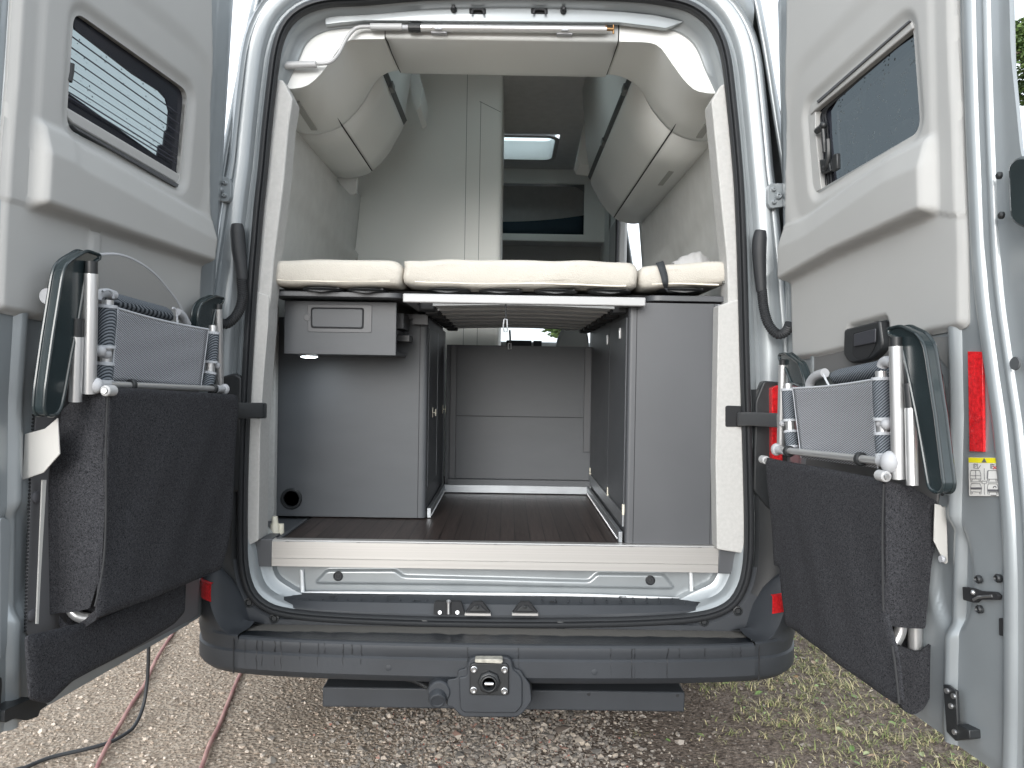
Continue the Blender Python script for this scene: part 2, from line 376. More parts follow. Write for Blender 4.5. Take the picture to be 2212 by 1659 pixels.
_tr = t.nodes.new('ShaderNodeBsdfTransparent'); _tr.inputs[0].default_value = (.82, .9, .9, 1); _m2 = t.nodes.new('ShaderNodeMixShader'); _m2.inputs[0].default_value = .5; t.links.new(_mx.outputs[0], _m2.inputs[1]); t.links.new(_tr.outputs[0], _m2.inputs[2]); t.links.new(_m2.outputs[0], t.nodes['Material Output'].inputs[0])
# wet bumper: darker smooth film with an uneven edge on the step surface
def wetbump():
    m = mat('wet_bumper_plastic', (.045, .049, .053), .45); t, b = nodes_of(m); tc = t.nodes.new('ShaderNodeTexCoord')
    n = t.nodes.new('ShaderNodeTexNoise'); n.inputs['Scale'].default_value = 22; n.inputs['Detail'].default_value = 5; t.links.new(tc.outputs['Object'], n.inputs[0])
    se = t.nodes.new('ShaderNodeSeparateXYZ'); t.links.new(tc.outputs['Object'], se.inputs[0])
    a = t.nodes.new('ShaderNodeMath'); a.operation = 'MULTIPLY_ADD'; a.inputs[1].default_value = .045; t.links.new(n.outputs[0], a.inputs[0]); t.links.new(se.outputs[1], a.inputs[2])
    r = t.nodes.new('ShaderNodeMapRange'); r.inputs[1].default_value = -BUMPY-.085; r.inputs[2].default_value = -BUMPY-.075; t.links.new(a.outputs[0], r.inputs[0])
    mc = t.nodes.new('ShaderNodeMix'); mc.data_type = 'RGBA'; mc.inputs[6].default_value = (.006, .008, .011, 1); mc.inputs[7].default_value = (.10, .096, .088, 1)
    t.links.new(r.outputs[0], mc.inputs[0]); t.links.new(mc.outputs[2], b.inputs['Base Color'])
    rr = t.nodes.new('ShaderNodeMapRange'); rr.inputs[3].default_value = .33; rr.inputs[4].default_value = .85; t.links.new(r.outputs[0], rr.inputs[0]); t.links.new(rr.outputs[0], b.inputs['Roughness'])
    n2 = t.nodes.new('ShaderNodeTexNoise'); n2.inputs['Scale'].default_value = 130; n2.inputs['Detail'].default_value = 4; t.links.new(tc.outputs['Object'], n2.inputs[0])
    bp = t.nodes.new('ShaderNodeBump'); bp.inputs['Strength'].default_value = .6; bp.inputs['Distance'].default_value = .002
    t.links.new(n2.outputs[0], bp.inputs['Height']); t.links.new(bp.outputs[0], b.inputs['Normal']); return m
BUMPY = 2.5
WETB = wetbump()
# ---------------- the van ----------------
VY = 2.5
van = empty('camper_van', (0, VY, 0), 'silver camper van seen into its open back, bed above an empty grey garage', 'camper van')
# body shell: outer side profile (half), swept along the length
prof = [(.86, .30), (.985, .42), (1.0, .62), (1.01, 1.0), (1.005, 1.3), (.985, 1.6), (.955, 1.9), (.92, 2.1), (.875, 2.35), (.83, 2.55), (.76, 2.78), (.62, 2.94), (.3, 3.02), (0, 3.035)]
prof = [tuple(p) for p in catmull([np.array(p) for p in prof], 3)]
full = [(-x, z) for x, z in prof] + [(x, z) for x, z in prof[::-1][1:]]
ys = [.012, .03, .08, .2, .58, .95, 1.32, 1.9, 2.25, 2.6, 2.95, 3.0, 3.2, 3.6, 4.0, 4.5, 5.0, 5.5, 5.9]
rows = []
for i, y in enumerate(ys):
    s = {0: .955, 1: .975, 2: .99}.get(i, 1)
    k = 0 if y < 4.0 else (y-4.0)/1.9
    rows.append([(x*s*(1-.1*k*k), y, (1.2+(z-1.2)*s if i < 3 else z) - (max(0, z-1.2)*.62*k*k)) for x, z in full])
def skipshell(i, k):
    y = (ys[i]+ys[i+1])/2; x = (full[k][0]+full[k+1][0])/2; z = (full[k][1]+full[k+1][1])/2
    if x > .5 and 2.25 < y < 3.2 and .5 < z < 2.4: return True            # sliding door opening
    if (2.95 < y < 3.6 or .58 < y < 1.32) and abs(x) < .42 and z > 2.7: return True               # roof hatch
    if y > 4.5 and 1.5 < z < 2.25 and abs(x) > .5: return True                # cab side windows
    return False
MB().loft(rows, skip=skipshell).build('body_shell', PAINT, van, smooth=40, solid=.012)
# nose wall with windscreen opening
m = MB(); m.box((-.9, 5.86, .3), (.9, 5.9, 1.50)); m.box((-.9, 5.5, 1.95), (.9, 5.54, 2.35)); m.build('nose_panel', PAINT, van)
MB().add([(-.85, 5.88, 1.50), (.85, 5.88, 1.50), (.75, 5.4, 2.0), (-.75, 5.4, 2.0)], [(0, 1, 2, 3)]).build('windscreen', GLASS_C, van, smooth=0)

# rear opening path, measured on the door seal
sealpx = [(785, 1), (718, 4), (675, 13), (642, 30), (618, 55), (603, 88), (594, 127), (588, 173), (581, 233), (574, 300), (568, 367), (559, 450), (552, 533),
          (545, 620), (537, 750), (530, 890), (525, 1040), (524, 1160), (527, 1225), (541, 1275), (568, 1305), (610, 1322), (700, 1333), (870, 1341), (1060, 1345), (1250, 1345), (1420, 1340),
          (1520, 1330), (1575, 1308), (1603, 1268), (1615, 1215), (1618, 1140), (1615, 1000), (1609, 800), (1604, 600), (1600, 480), (1594, 370), (1580, 220), (1568, 125), (1550, 72), (1524, 38), (1487, 14), (1440, 2), (1370, -7), (1230, -12), (1085, -14), (920, -10)]
path = np.array(resample(catmull([P(x, y, 0)[[0, 2]] for x, y in sealpx], 4, True), 260, True))
tang = np.roll(path, -1, 0)-np.roll(path, 1, 0); tang /= np.linalg.norm(tang, axis=1)[:, None]
norm = np.stack([tang[:, 1], -tang[:, 0]], 1)
cen = path.mean(0)
if ((path-cen)*norm).sum() < 0: norm = -norm
def ring(profile, sel=None, wfun=None):
    """profile: list of (offset outward, y)"""
    rws = []
    for i in range(len(path)):
        k = 1 if wfun is None else wfun(path[i])
        rws.append([(path[i][0]+norm[i][0]*d*k, y, path[i][1]+norm[i][1]*d*k) for d, y in profile])
    return rws
def ringmesh(profile, sel=None, wfun=None):
    r = ring(profile, wfun=wfun); m = MB(); n = len(profile); N = len(r)
    V = [p for q in r for p in q]; F = []
    for i in range(N):
        j = (i+1) % N
        if sel and not (sel(path[i]) and sel(path[j])): continue
        for k in range(n-1): F.append((i*n+k, i*n+k+1, j*n+k+1, j*n+k))
    return m.add(V, F)
wf = lambda p: 1.0 if p[1] > 1.9 else 1+.35*min(1, (1.9-p[1])/.6)
ringmesh([(.0, .012), (.012, .0), (.026, .006), (.030, .016), (.040, .018), (.046, .004), (.060, -.004), (.086, -.006), (.094, .004), (.100, .004), (.106, -.003), (.12, .012), (.128, .05), (.13, .09)], wfun=wf,
         sel=lambda p: True).build('rear_frame', PAINT, van, smooth=50)
def wj(p):
    if p[1] > .75: return .2+.52*float(sstep(2.12, 2.3, np.array(p[1])))
    if p[1] > .56: return .2+.75*float(sstep(.72, .62, np.array(p[1])))
    return .22+.73*float(sstep(.52, .74, np.array(abs(p[0]+.02))))
ringmesh([(-.010, .0), (-.026, .012), (-.032, .018), (-.036, .05), (-.046, .056), (-.052, .062), (-.070, .068), (-.074, .09), (-.078, .16)], wfun=wj).build('door_jamb', PAINT, van, smooth=50)
# rear face of the high roof above the door frame
topz = lambda x: max([p[1] for p in path if abs(p[0]-x) < .03] or [2.0])
r0_ = rows[0]; lo, hi = [], []
for x in np.linspace(-.80, .80, 33):
    zu = float(np.interp(abs(x), [abs(p[0]) for p in r0_[:len(r0_)//2+1]][::-1], [p[2] for p in r0_[:len(r0_)//2+1]][::-1]))
    zl = topz(max(-.70, min(.70, x)))+.10-.9*max(0, abs(x)-.70)
    lo.append((x, .02, min(zl, zu-.01))); hi.append((x, .014, zu))
md = [((a[0]+b_[0])/2, .006, (a[2]+b_[2])/2) for a, b_ in zip(lo, hi)]
MB().loft([lo, md, hi]).build('rear_roof_panel', PAINT, van, smooth=60, solid=.006)
# hard-edge weather seal
ringmesh([(.014, .012), (.015, -.004), (.012, -.016), (.004, -.024), (-.004, -.024), (-.007, -.012), (-.010, -.020), (-.014, -.016), (-.016, .0), (-.013, .014)]).build('door_seal', RUB, van, smooth=60)
# dark lower pillar cladding (tail lamp housings) on both sides
for s in (-1, 1):
    ringmesh([(.018, -.001), (.03, -.014), (.07, -.016), (.078, -.022), (.135, -.024), (.15, -.012), (.17, .02), (.175, .09)], sel=lambda p: p[1] < 1.21 and p[1] > .52 and p[0]*s > .3).build('pillar_cladding', BLACK, van, smooth=40)
# plate under the seal, above the bumper step
m = MB(); m.box((-.93, -.012, .39), (.93, .03, .42)); m.build('lower_cladding', BUMP, van, bevel=.004)
ringmesh([(.015, -.002), (.025, -.012), (.07, -.014), (.09, -.014)], sel=lambda p: p[1] < .62).build('lower_cladding', BUMP, van, smooth=40)
mm = MB()
for x, y in [(590, 1336), (1209, 1352), (915, 1350), (1519, 1343), (1592, 1320), (536, 1302)]:
    mm = MB(); c = P(x+2, y, -.016); mm.lathe(c+[0, .004, 0], (0, -1, 0), [(0, .016), (.004, .016), (.005, .011), (.0, .009)], 18); mm.cyl(c+[0, .006, 0], c, .008); mm.build('cladding_bolt', BLACK, van)
# silver lower sill wall between step and aluminium profile, floor pan corner
def sillwall():
    top = [(524, 1175), (560, 1200), (600, 1215), (1060, 1225), (1560, 1235), (1595, 1215), (1612, 1190)]
    m = MB()
    A = [P(x, y, .115) for x, y in [(552, 1225), (590, 1225), (1060, 1232), (1552, 1240), (1588, 1240)]]
    B = [P(x, y, .085) for x, y in [(575, 1283), (600, 1284), (1060, 1288), (1530, 1297), (1570, 1297)]]
    m.loft([A, B]); return m
# sill wall: raised centre swage with two plugs
def sill_n(u, v):
    h = np.zeros_like(u)
    return h
X0, X1 = -.80, .74
poly = [(X0-.02, .47), (X1+.04, .47), (X1+.04, .60), (X0-.02, .60)]
sw = [tuple(P(x, y, .10)[[0, 2]]) for x, y in [(683, 1256), (707, 1231), (855, 1231), (872, 1244), (1272, 1254), (1289, 1238), (1433, 1240), (1456, 1270), (1440, 1271), (1060, 1263), (690, 1259)]]
swr = rnd(sw, .01, 3)
def dist_in(u, v, pol):
    A = np.array(pol); B = np.roll(A, -1, 0); D = B-A; DD = (D**2).sum(1)+1e-12
    p = np.stack([u, v], -1)[:, None, :]; t = np.clip(((p-A)*D).sum(-1)/DD, 0, 1); q = A+D*t[..., None]
    d = np.sqrt(((p-q)**2).sum(-1)).min(1); return np.where(inside(u, v, pol), d, -d)
hfield(poly, [], lambda u, v: .010*sstep(-.004, .005, dist_in(u, v, swr))+.0015*np.sin(u*6), lambda u, v, n: (u, .10-n+(v-.6)*.12*-1*0, v), .004, -.01).build('sill_wall', PAINT, van, smooth=60)
mm = MB()
for x, y in [(730, 1245), (1405, 1254)]:
    c = P(x, y, .086); mm.lathe(c+[0, .006, 0], (0, -1, 0), [(0, .0165), (.005, .0165), (.007, .013), (.0045, .011), (.0045, .006), (.006, .004)], 22); mm.build('sill_plug', RUB, van); mm = MB()
# seam sealer beads
mm = MB(); pts = [P(x, y+1.2*math.sin(x*.05), .082) for x, y in [(610, 1283), (700, 1281), (900, 1281), (1060, 1283), (1250, 1286), (1400, 1290), (1530, 1296)]]
mm.tube(pts, .0055, 8, smooth=12)
for x in (652, 1492):
    mm.tube([P(x, 1230, .095), P(x+2, 1278, .088)], .007, 8)
mm.tube([P(x, y, .075) for x, y in [(572, 1232), (578, 1250), (592, 1265), (615, 1276), (640, 1281)]], .007, 8, smooth=5)
mm.tube([P(x, y, .075) for x, y in [(1583, 1240), (1576, 1262), (1560, 1280), (1530, 1292)]], .007, 8, smooth=5)
mm.build('seam_sealer', SEALER, van, smooth=60)
# plastic step cover
st = [(583, 1303), (612, 1277), (1060, 1283), (1520, 1292), (1549, 1316)]
fr_ = [(600, 1311), (700, 1319), (880, 1326), (1060, 1329), (1250, 1328), (1400, 1325), (1549, 1316)]
back = [P(x, y, .09) for x, y in [(606, 1277), (700, 1278), (880, 1280), (1060, 1284), (1250, 1287), (1400, 1290), (1528, 1292)]]
mid = [P(x, y, .03) for x, y in [(592, 1297), (700, 1301), (880, 1304), (1060, 1307), (1250, 1309), (1400, 1309), (1549, 1308)]]
frn = [P(x, y, .012) for x, y in fr_]
lowr = [p+np.array([0, .0, -.03]) for p in frn]
MB().loft([back, mid, frn, lowr]).build('step_cover', BUMP, van, smooth=25, solid=.006, bevel=.002)
mm = MB()
for i in range(96):     # small raised studs on the tread
    cx = 640+(i % 32)*28+random.uniform(-2, 2); row = i//32
    c = P(cx, 1284+row*5+.011*(cx-640), .075-.018*row)
    if 930 < cx < 1170: continue
    mm.ball(c+[0, 0, .0005], .0035, 4, (1, 1, .6))
mm.build('tread_studs', BUMP, van)['kind'] = 'stuff'
mm = MB()
for x, y in [(720, 1289), (845, 1289), (901, 1298), (1195, 1300), (1344, 1290), (1511, 1302), (791, 1284)]:
    c = P(x, y, .05); mm.add([(c[0]+a*.013, c[1]-.008+b_*.006, c[2]+.0035) for a, b_ in [(-1, -.6), (-.3, -1), (.3, -.5), (1, -1), (1, 1), (.3, .5), (-.3, 1), (-1, .6)]], [tuple(range(8))]); mm.build('tread_slot', GAP, van, smooth=0); mm = MB()
# striker and hook brackets
m = MB(); c = P(969, 1318, .0)
m.sheet(rnd([P(x, y, -.004)[[0, 2]] for x, y in [(940, 1325), (945, 1300), (992, 1300), (1000, 1325)]], .006), (0, 0, 0)) if False else None
base = [np.array([p[0], -.006, p[1]]) for p in rnd([P(x, y, -.006)[[0, 2]] for x, y in [(936, 1328), (938, 1300), (996, 1300), (1004, 1328)]], .008)]
MB().sheet(base, (0, .02, 0)).build('striker_recess', GAP, van)
m = MB(); m.cyl(P(969, 1326, -.014), P(969, 1302, -.012), .0055); m.lathe(P(969, 1302, -.012), (0, 0, 1), [(0, .0075), (.006, .008), (.009, .004)], 14)
m.cyl(P(950, 1323, -.008), P(950, 1323, -.016), .006); m.cyl(P(988, 1323, -.008), P(988, 1323, -.016), .006); m.build('door_striker', STEEL, van)
for cx in (1032, 1134):
    m = MB(); pl_ = [P(x, y, -.008) for x, y in [(cx-27, 1324), (cx-14, 1306), (cx-9, 1301), (cx+9, 1301), (cx+14, 1306), (cx+27, 1324)]]
    m.sheet(pl_, (0, .02, 0)); m.build('lock_bracket', GAP, van)
    m = MB(); m.sheet([P(x, y, -.014) for x, y in [(cx-20, 1321), (cx-5, 1308), (cx+5, 1308), (cx+20, 1321)]], (0, .006, 0)); m.ball(P(cx, 1311, -.018), .005, 8)
    m.build('lock_bracket', BLACK, van, bevel=.002)
    m = MB(); a_, b_ = P(cx-28, 1325, -.016), P(cx+28, 1328, -.004); m.box(a_, (b_[0], .0, b_[2])); m.build('lock_bracket_lip', ALU, van)

# bumper
halfp = [(.99, .75), (.992, .35), (.985, .12), (.965, .0), (.92, -.09), (.84, -.145), (.7, -.175), (.5, -.193), (.25, -.203), (0, -.206)]
plan = [(-x, y) for x, y in halfp]+[(x, y) for x, y in halfp[::-1][1:]]
plan = np.array(catmull([np.array(p) for p in plan], 7))
pt_ = np.gradient(plan, axis=0); pt_ /= np.linalg.norm(pt_, axis=1)[:, None]; pn = np.stack([pt_[:, 1], -pt_[:, 0]], 1)
def bsec(prof_, idx):
    rws = []
    for i in idx:
        rws.append([(plan[i][0]+pn[i][0]*o, plan[i][1]+pn[i][1]*o, z) for o, z in prof_])
    return rws
xs = plan[:, 0]; cidx = [i for i in range(len(plan)) if abs(xs[i]) < .80 and plan[i][1] < 0]
lidx = [i for i in range(len(plan)) if i <= cidx[0]]; ridx = [i for i in range(len(plan)) if i >= cidx[-1]]
bp_ = [(-.012, .414), (-.003, .412), (.002, .406), (.004, .396), (-.002, .372), (.004, .366), (.004, .318), (-.004, .306), (-.02, .292), (-.10, .285)]
MB().loft(bsec(bp_, cidx)).build('bumper', BUMP, van, smooth=28)
# top step sheet of bumper, wet
rws = []
for i in cidx:
    x, y = plan[i]+pn[i]*(-.012)
    rws.append([(x, y+(-.008-y)*t, .414+.002*math.sin(t*3.1)-.012*t) for t in (0, .1, .25, .5, .7, .85, .95, 1)])
MB().loft(rws).build('bumper_step', WETB, van, smooth=60)
def corner(idx, name):
    P1 = [(-.06, .585), (-.04, .60), (-.012, .592), (.0, .57), (.002, .50), (.0, .435), (.006, .415), (.004, .402), (-.002, .372), (.004, .366), (.004, .318), (-.004, .306), (-.02, .292), (-.10, .285)]
    rws = []
    for i in idx:
        t = min(1, max(0, (plan[i][1]+.155)/.075)); t = t*t*(3-2*t); x, y = plan[i]
        r_ = []
        for o, z in P1:
            zz = z if z < .42 else .42+(z-.42)*t
            r_.append((x+pn[i][0]*o, y+pn[i][1]*o, zz))
        # inner ramp
        x2, y2 = x+pn[i][0]*-.15, max(y+pn[i][1]*-.15, -.02)
        if abs(x) > .8: x2 = math.copysign(max(.80, abs(x)-.15), x)
        r_ = [(x2, y2, .405+.02*t), (x+pn[i][0]*-.09, y+pn[i][1]*-.09, .43+.12*t)]+r_
        rws.append(r_)
    return MB().loft(rws).build('bumper_corner', BUMP, van, smooth=40)
corner(lidx, 'l'); corner(ridx, 'r')
mm = MB()
for X in (-.802, .802):
    i = int(np.abs(xs-X).argmin()); o = plan[i]; mm.tube([(X, o[1]-.0055, .30), (X, o[1]-.006, .40), (X, o[1]-.004, .412), (X, o[1]+.02, .4165), (X, -.02, .405)], .0022, 6); mm.build('bumper_joint', GAP, van); mm = MB()
mm = MB()
for x, y in [(482, 1418), (839, 1443)] + [(1284, 1452), (1685, 1450)]:
    a_ = P(x-0, y, -.21 if 600 < x < 1600 else -.06)
    i = int(np.abs(xs-a_[0]).argmin()); yy = plan[i][1]-.004; c = P(x, y, yy); mm.lathe(c+np.array([0, .004, 0]), (0, -1, 0), [(0, .009), (.0048, .009), (.0055, .007)], 18); mm.build('bumper_plug', BUMP, van); mm = MB()
# drips on the bumper face
mm = MB()
for x in [522, 548, 562, 590, 604, 645, 685, 700, 740, 760, 780, 1010, 1120, 1320, 1365, 1371, 1443, 1468, 1525, 1588, 1606]:
    L = random.uniform(.05, .12) if random.random() < .75 else .03
    c = P(x, 1418, -.2); i = int(np.abs(xs-c[0]).argmin()); y0 = plan[i][1]-.0047; pts = []
    for k in range(9):
        z = .408-L*k/8; pts.append((c[0]+random.uniform(-.0022, .0022), y0+.0006+(.006 if .369 < z < .378 else 0)+(.006 if z < .312 else 0)+(.01 if z < .3 else 0), z))
    mm.tube(pts, random.uniform(.0005, .0010), 5)
WATER = mat('rain_streak', (.006, .007, .009), .45)
mm.build('rain_streaks', WATER, van)['kind'] = 'stuff'
# tail lamps and reflectors
def lens(pts, Y, th, name='reflector', mtl=RED):
    MB().sheet([P(x, y, Y) for x, y in rnd(pts, 4, 3)], (0, th, 0)).build(name, mtl, van, bevel=.003)
def project(p):
    d = np.array(p, float)-CAM; return CX+FPX*np.dot(d, _r)/np.dot(d, _f), CY-FPX*np.dot(d, _u)/np.dot(d, _f)
def curved_lens(idx, x0, x1, z0, z1):
    sel = [i for i in idx if x0 <= project((plan[i][0], plan[i][1], .54))[0] <= x1 and plan[i][1] < .25]
    rws = []
    for i in sel:
        rws.append([(plan[i][0]+pn[i][0]*o, plan[i][1]+pn[i][1]*o, z) for o, z in [(-.002, z0), (.007, z0+.003), (.008, (z0+z1)/2), (.007, z1-.003), (-.002, z1)]])
    MB().loft(rws).build('reflector', RED, van, smooth=40)
curved_lens(lidx, 396, 464, .505, .565); curved_lens(ridx, 1662, 1715, .50, .56)
mm = MB(); mm.sheet([P(x, y, -.02) for x, y in rnd([(1632, 866), (1650, 822), (1690, 826), (1715, 836), (1715, 1120), (1660, 1100), (1628, 1060)], 8)], (0, .25, 0)); mm.build('tail_lamp_housing', BLACK, van, bevel=.006); mm = MB(); mm.sheet([P(x, y, -.02) for x, y in rnd([(485, 812), (505, 806), (522, 815), (520, 1060), (470, 1075), (455, 1020), (460, 820)], 6)], (0, .25, 0))
mm.build('tail_lamp_housing', BLACK, van, bevel=.006)
lens([(1667, 838), (1680, 832), (1694, 833), (1690, 1000), (1668, 1008)], -.045, .05, 'tail_lamp')
lens([(400, 830), (440, 832), (438, 1000), (400, 1010)], -.0, .05, 'tail_lamp')

# tow hitch
hitch = pempty('tow_hitch', van)
m = MB(); a_, b_ = P(706, 1466, .06), P(1470, 1522, .06); m.box((a_[0], .0, b_[2]), (b_[0], .08, a_[2]-.004)); m.build('cross_bar', BUMP, hitch, bevel=.005)
mm = MB()
for x, y in [(1272, 1499), (1463, 1502)]: mm.cyl(P(x, y, -.001), P(x, y, .01), .006); mm.build('bar_hole', GAP, hitch); mm = MB()
def H(zx, zy): return ((1040+zx*320/2212)*K, (1600+zy*320/2212)*K)
hp = [(720, 560), (740, 515), (830, 500), (865, 480), (890, 380), (930, 300), (1000, 285), (1260, 270), (1590, 285), (1660, 340), (1690, 480), (1740, 510), (1810, 520), (1850, 600), (1970, 760), (2000, 1060), (1850, 1260), (1740, 1335), (800, 1330), (700, 1230), (620, 1150), (540, 1150), (540, 680), (720, 660)]
hq = rnd([H(*p) for p in hp], 7, 3)
m = MB(); m.prism([P(x, y, -.225) for x, y in hq], [P(x+(x-1058)*.03, y-6, -.12) for x, y in hq]); m.build('hitch_cover', BUMP, hitch, bevel=.006, smooth=50)
fr2 = rnd([H(*p) for p in [(870, 640), (895, 400), (940, 320), (1010, 300), (1580, 300), (1650, 350), (1680, 520), (1790, 600), (1840, 700), (1840, 1130), (1730, 1270), (820, 1260), (760, 1180), (740, 640)]], 7, 4)
m = MB(); m.sheet([P(x, y, -.232) for x, y in fr2], (0, .02, 0)); m.build('hitch_cover_face', BUMP, hitch, bevel=.004, smooth=50)
mp_ = rnd([H(*p) for p in [(930, 420), (1000, 400), (1560, 410), (1605, 450), (1605, 940), (1560, 965), (960, 955), (925, 920)]], 5, 4)
m = MB(); m.sheet([P(x, y, -.240) for x, y in mp_], (0, .02, 0)); m.build('mounting_plate', BLACK, hitch, bevel=.003)
mm = MB()
for p in [(1002, 508), (1530, 515), (997, 866), (1528, 880)]:
    c = P(*H(*p), -.240); mm.lathe(c, (0, -1, 0), [(0, .0098), (.002, .0098), (.003, .008), (.007, .0075), (.009, .0065), (.009, .004), (.005, .0038)], 20); mm.build('hitch_bolt', STEEL, hitch); mm = MB()
c = P(*H(1262, 720), -.240)
m = MB(); m.lathe(c, (0, -1, 0), [(0, .034), (.010, .033), (.014, .028), (.014, .019), (.004, .0165), (-.01, .016)], 8); m.lathe(c-[0, .008, 0], (0, -1, 0), [(0, .025), (.012, .024), (.013, .0195), (.0, .0165)], 28, False)
m.build('ball_socket', BLACK, hitch, bevel=.001)
m = MB(); m.cyl(c-[.012, .0155, 0], c+[.013, -.0155, 0], .0055); m.build('socket_pin', STEEL, hitch)
lv = rnd([H(*p) for p in [(1015, 350), (1040, 335), (1480, 335), (1505, 360), (1490, 410), (1020, 395)]], 4, 3)
m = MB(); m.sheet([P(x, y, -.258) for x, y in lv], (0, .03, 0)); m.build('release_handle', mat('pale_worn_metal', (.36, .35, .31), .5, .2, var=.3, vscale=60), hitch, bevel=.004)
m = MB(); c = P(*H(400, 900), -.225); m.lathe(c+[0, .05, 0], (0, -1, 0), [(0, .036), (.05, .034), (.055, .030)], 26); c2 = P(*H(345, 1010), -.24); m.lathe(c2+[0, .05, .01], (0.1, -1, -.35), [(0, .0285), (.045, .0275), (.055, .024), (.056, .018), (.054, .017)], 26); m.build('trailer_socket', BUMP, hitch, bevel=.001)
m = MB(); pts = catmull([P(x, y, -.1) for x, y in [(860, 1464), (885, 1468), (905, 1475), (925, 1486)]], 14); m.tube(pts, [.006+.0012*(i % 2) for i in range(len(pts))], 10); m.build('ribbed_conduit', BLACK, hitch)

# header: silver plate above the fascia, with two catches, slots, pins
hd = [P(x, y, .03)[[0, 2]] for x, y in [(700, 30), (770, 18), (838, 13), (960, 12), (1100, 11), (1240, 14), (1345, 20), (1420, 28), (1480, 42), (1440, 57), (1413, 53), (1345, 45), (1337, 44), (838, 40), (785, 40), (731, 45), (700, 49)]]
MB().sheet([(p[0], .045, p[1]) for p in hd], (0, .02, 0)).build('header_plate', PAINT, van, bevel=.002)
def HB(x, y): s = 500/2212; return ((1060+x*s)*K, (y*s)*K)
mm = MB(); mn = MB()
for x0 in (500, 1183):
    q = rnd([HB(x0, 88), HB(x0+185, 92), HB(x0+185, 155), HB(x0, 150)], 2.5, 3); mm.sheet([P(x, y, .043) for x, y in q], (0, .01, 0)); mm.build('catch_slot', GAP, van); mm = MB()
    a_ = [P(*HB(x0+x, y), .032) for x, y in [(30, 150), (38, 112), (60, 100), (130, 102), (155, 115), (165, 155)]]; mn.tube(a_, .0035, 8, smooth=3); mn.build('door_catch', RUB, van); mn = MB()
mm = MB()
for x, y in [(330, 105), (1541, 120)]:
    c = P(*HB(x, y+5), .044); mm.lathe(c, (0, -1, 0), [(0, .0105), (.006, .0105), (.010, .0065), (.022, .006), (.024, .004)], 16); mm.build('rubber_buffer', RUB, van); mm = MB()
# header beam
LXW = [(-1, 1)]
face = rnd([P(x, y, .08)[[0, 2]] for x, y in [(832, 40), (1100, 41), (1337, 46), (1336, 88), (832, 84)]], 0)
def beamsec(x0, x1):
    L = []
    for (px0, px1) in [(x0, x1)]:
        pass
b0, b1 = P(832, 62, .08), P(1336, 66, .08)
zt, zb = P(1085, 41, .08)[2], P(1085, 85, .08)[2]
bx0, bx1 = b0[0]+.002, b1[0]-.002
prof_b = [(.08, zt), (.08, zb+.006), (.082, zb+.002), (.088, zb), (.20, zb-.004), (.34, zb-.002), (.378, zb), (.384, zb+.008), (.384, zb+.06)]
n0, n1 = P(865, 157, .38)[0], P(1310, 163, .38)[0]
rws = []
for t in np.linspace(0, 1, 2):
    rws.append([((bx0+(bx1-bx0)*t) if y < .09 else ((bx0+(n0+.004-bx0)*(y-.09)/.29)*(1-t)+(bx1+(n1-.004-bx1)*(y-.09)/.29)*t), y, z) for y, z in prof_b])
MB().loft(rws).build('header_beam', LOCK, van, smooth=35, solid=.006)
MB().box((-.6, .12, zb+.02), (.6, .36, 2.52)).build('header_core', CEIL, van)
# corner fascias and overhead lockers
arcL = Q('A1', (940, 120), (800, 122), (640, 135), (540, 155), (470, 185), (410, 225), (360, 280), (325, 350), (308, 420), (296, 500), (290, 560))
curL = Q('A1', (300, 572), (345, 573), (400, 565), (440, 550), (480, 520), (520, 480), (560, 430), (600, 370), (640, 312), (680, 272), (720, 257), (780, 252), (940, 250))
arcR = Q('A2', (905, 135), (1010, 138), (1130, 146), (1240, 162), (1330, 192), (1400, 232), (1460, 290), (1500, 360), (1528, 440), (1545, 520), (1550, 590))
curR = Q('A2', (1540, 604), (1480, 602), (1420, 592), (1385, 575), (1350, 545), (1310, 500), (1260, 430), (1215, 365), (1180, 315), (1140, 287), (1100, 275), (1040, 270), (902, 268))
secB = [(.835, 2.175), (.80, 2.152), (.76, 2.148), (.72, 2.15), (.66, 2.165), (.60, 2.21), (.55, 2.27), (.51, 2.32), (.47, 2.343), (.43, 2.35), (.415, 2.35)]
secM = [(.835, 2.165), (.80, 2.152), (.76, 2.146), (.72, 2.15), (.655, 2.172), (.605, 2.215), (.56, 2.27), (.53, 2.325), (.505, 2.37), (.495, 2.40)]
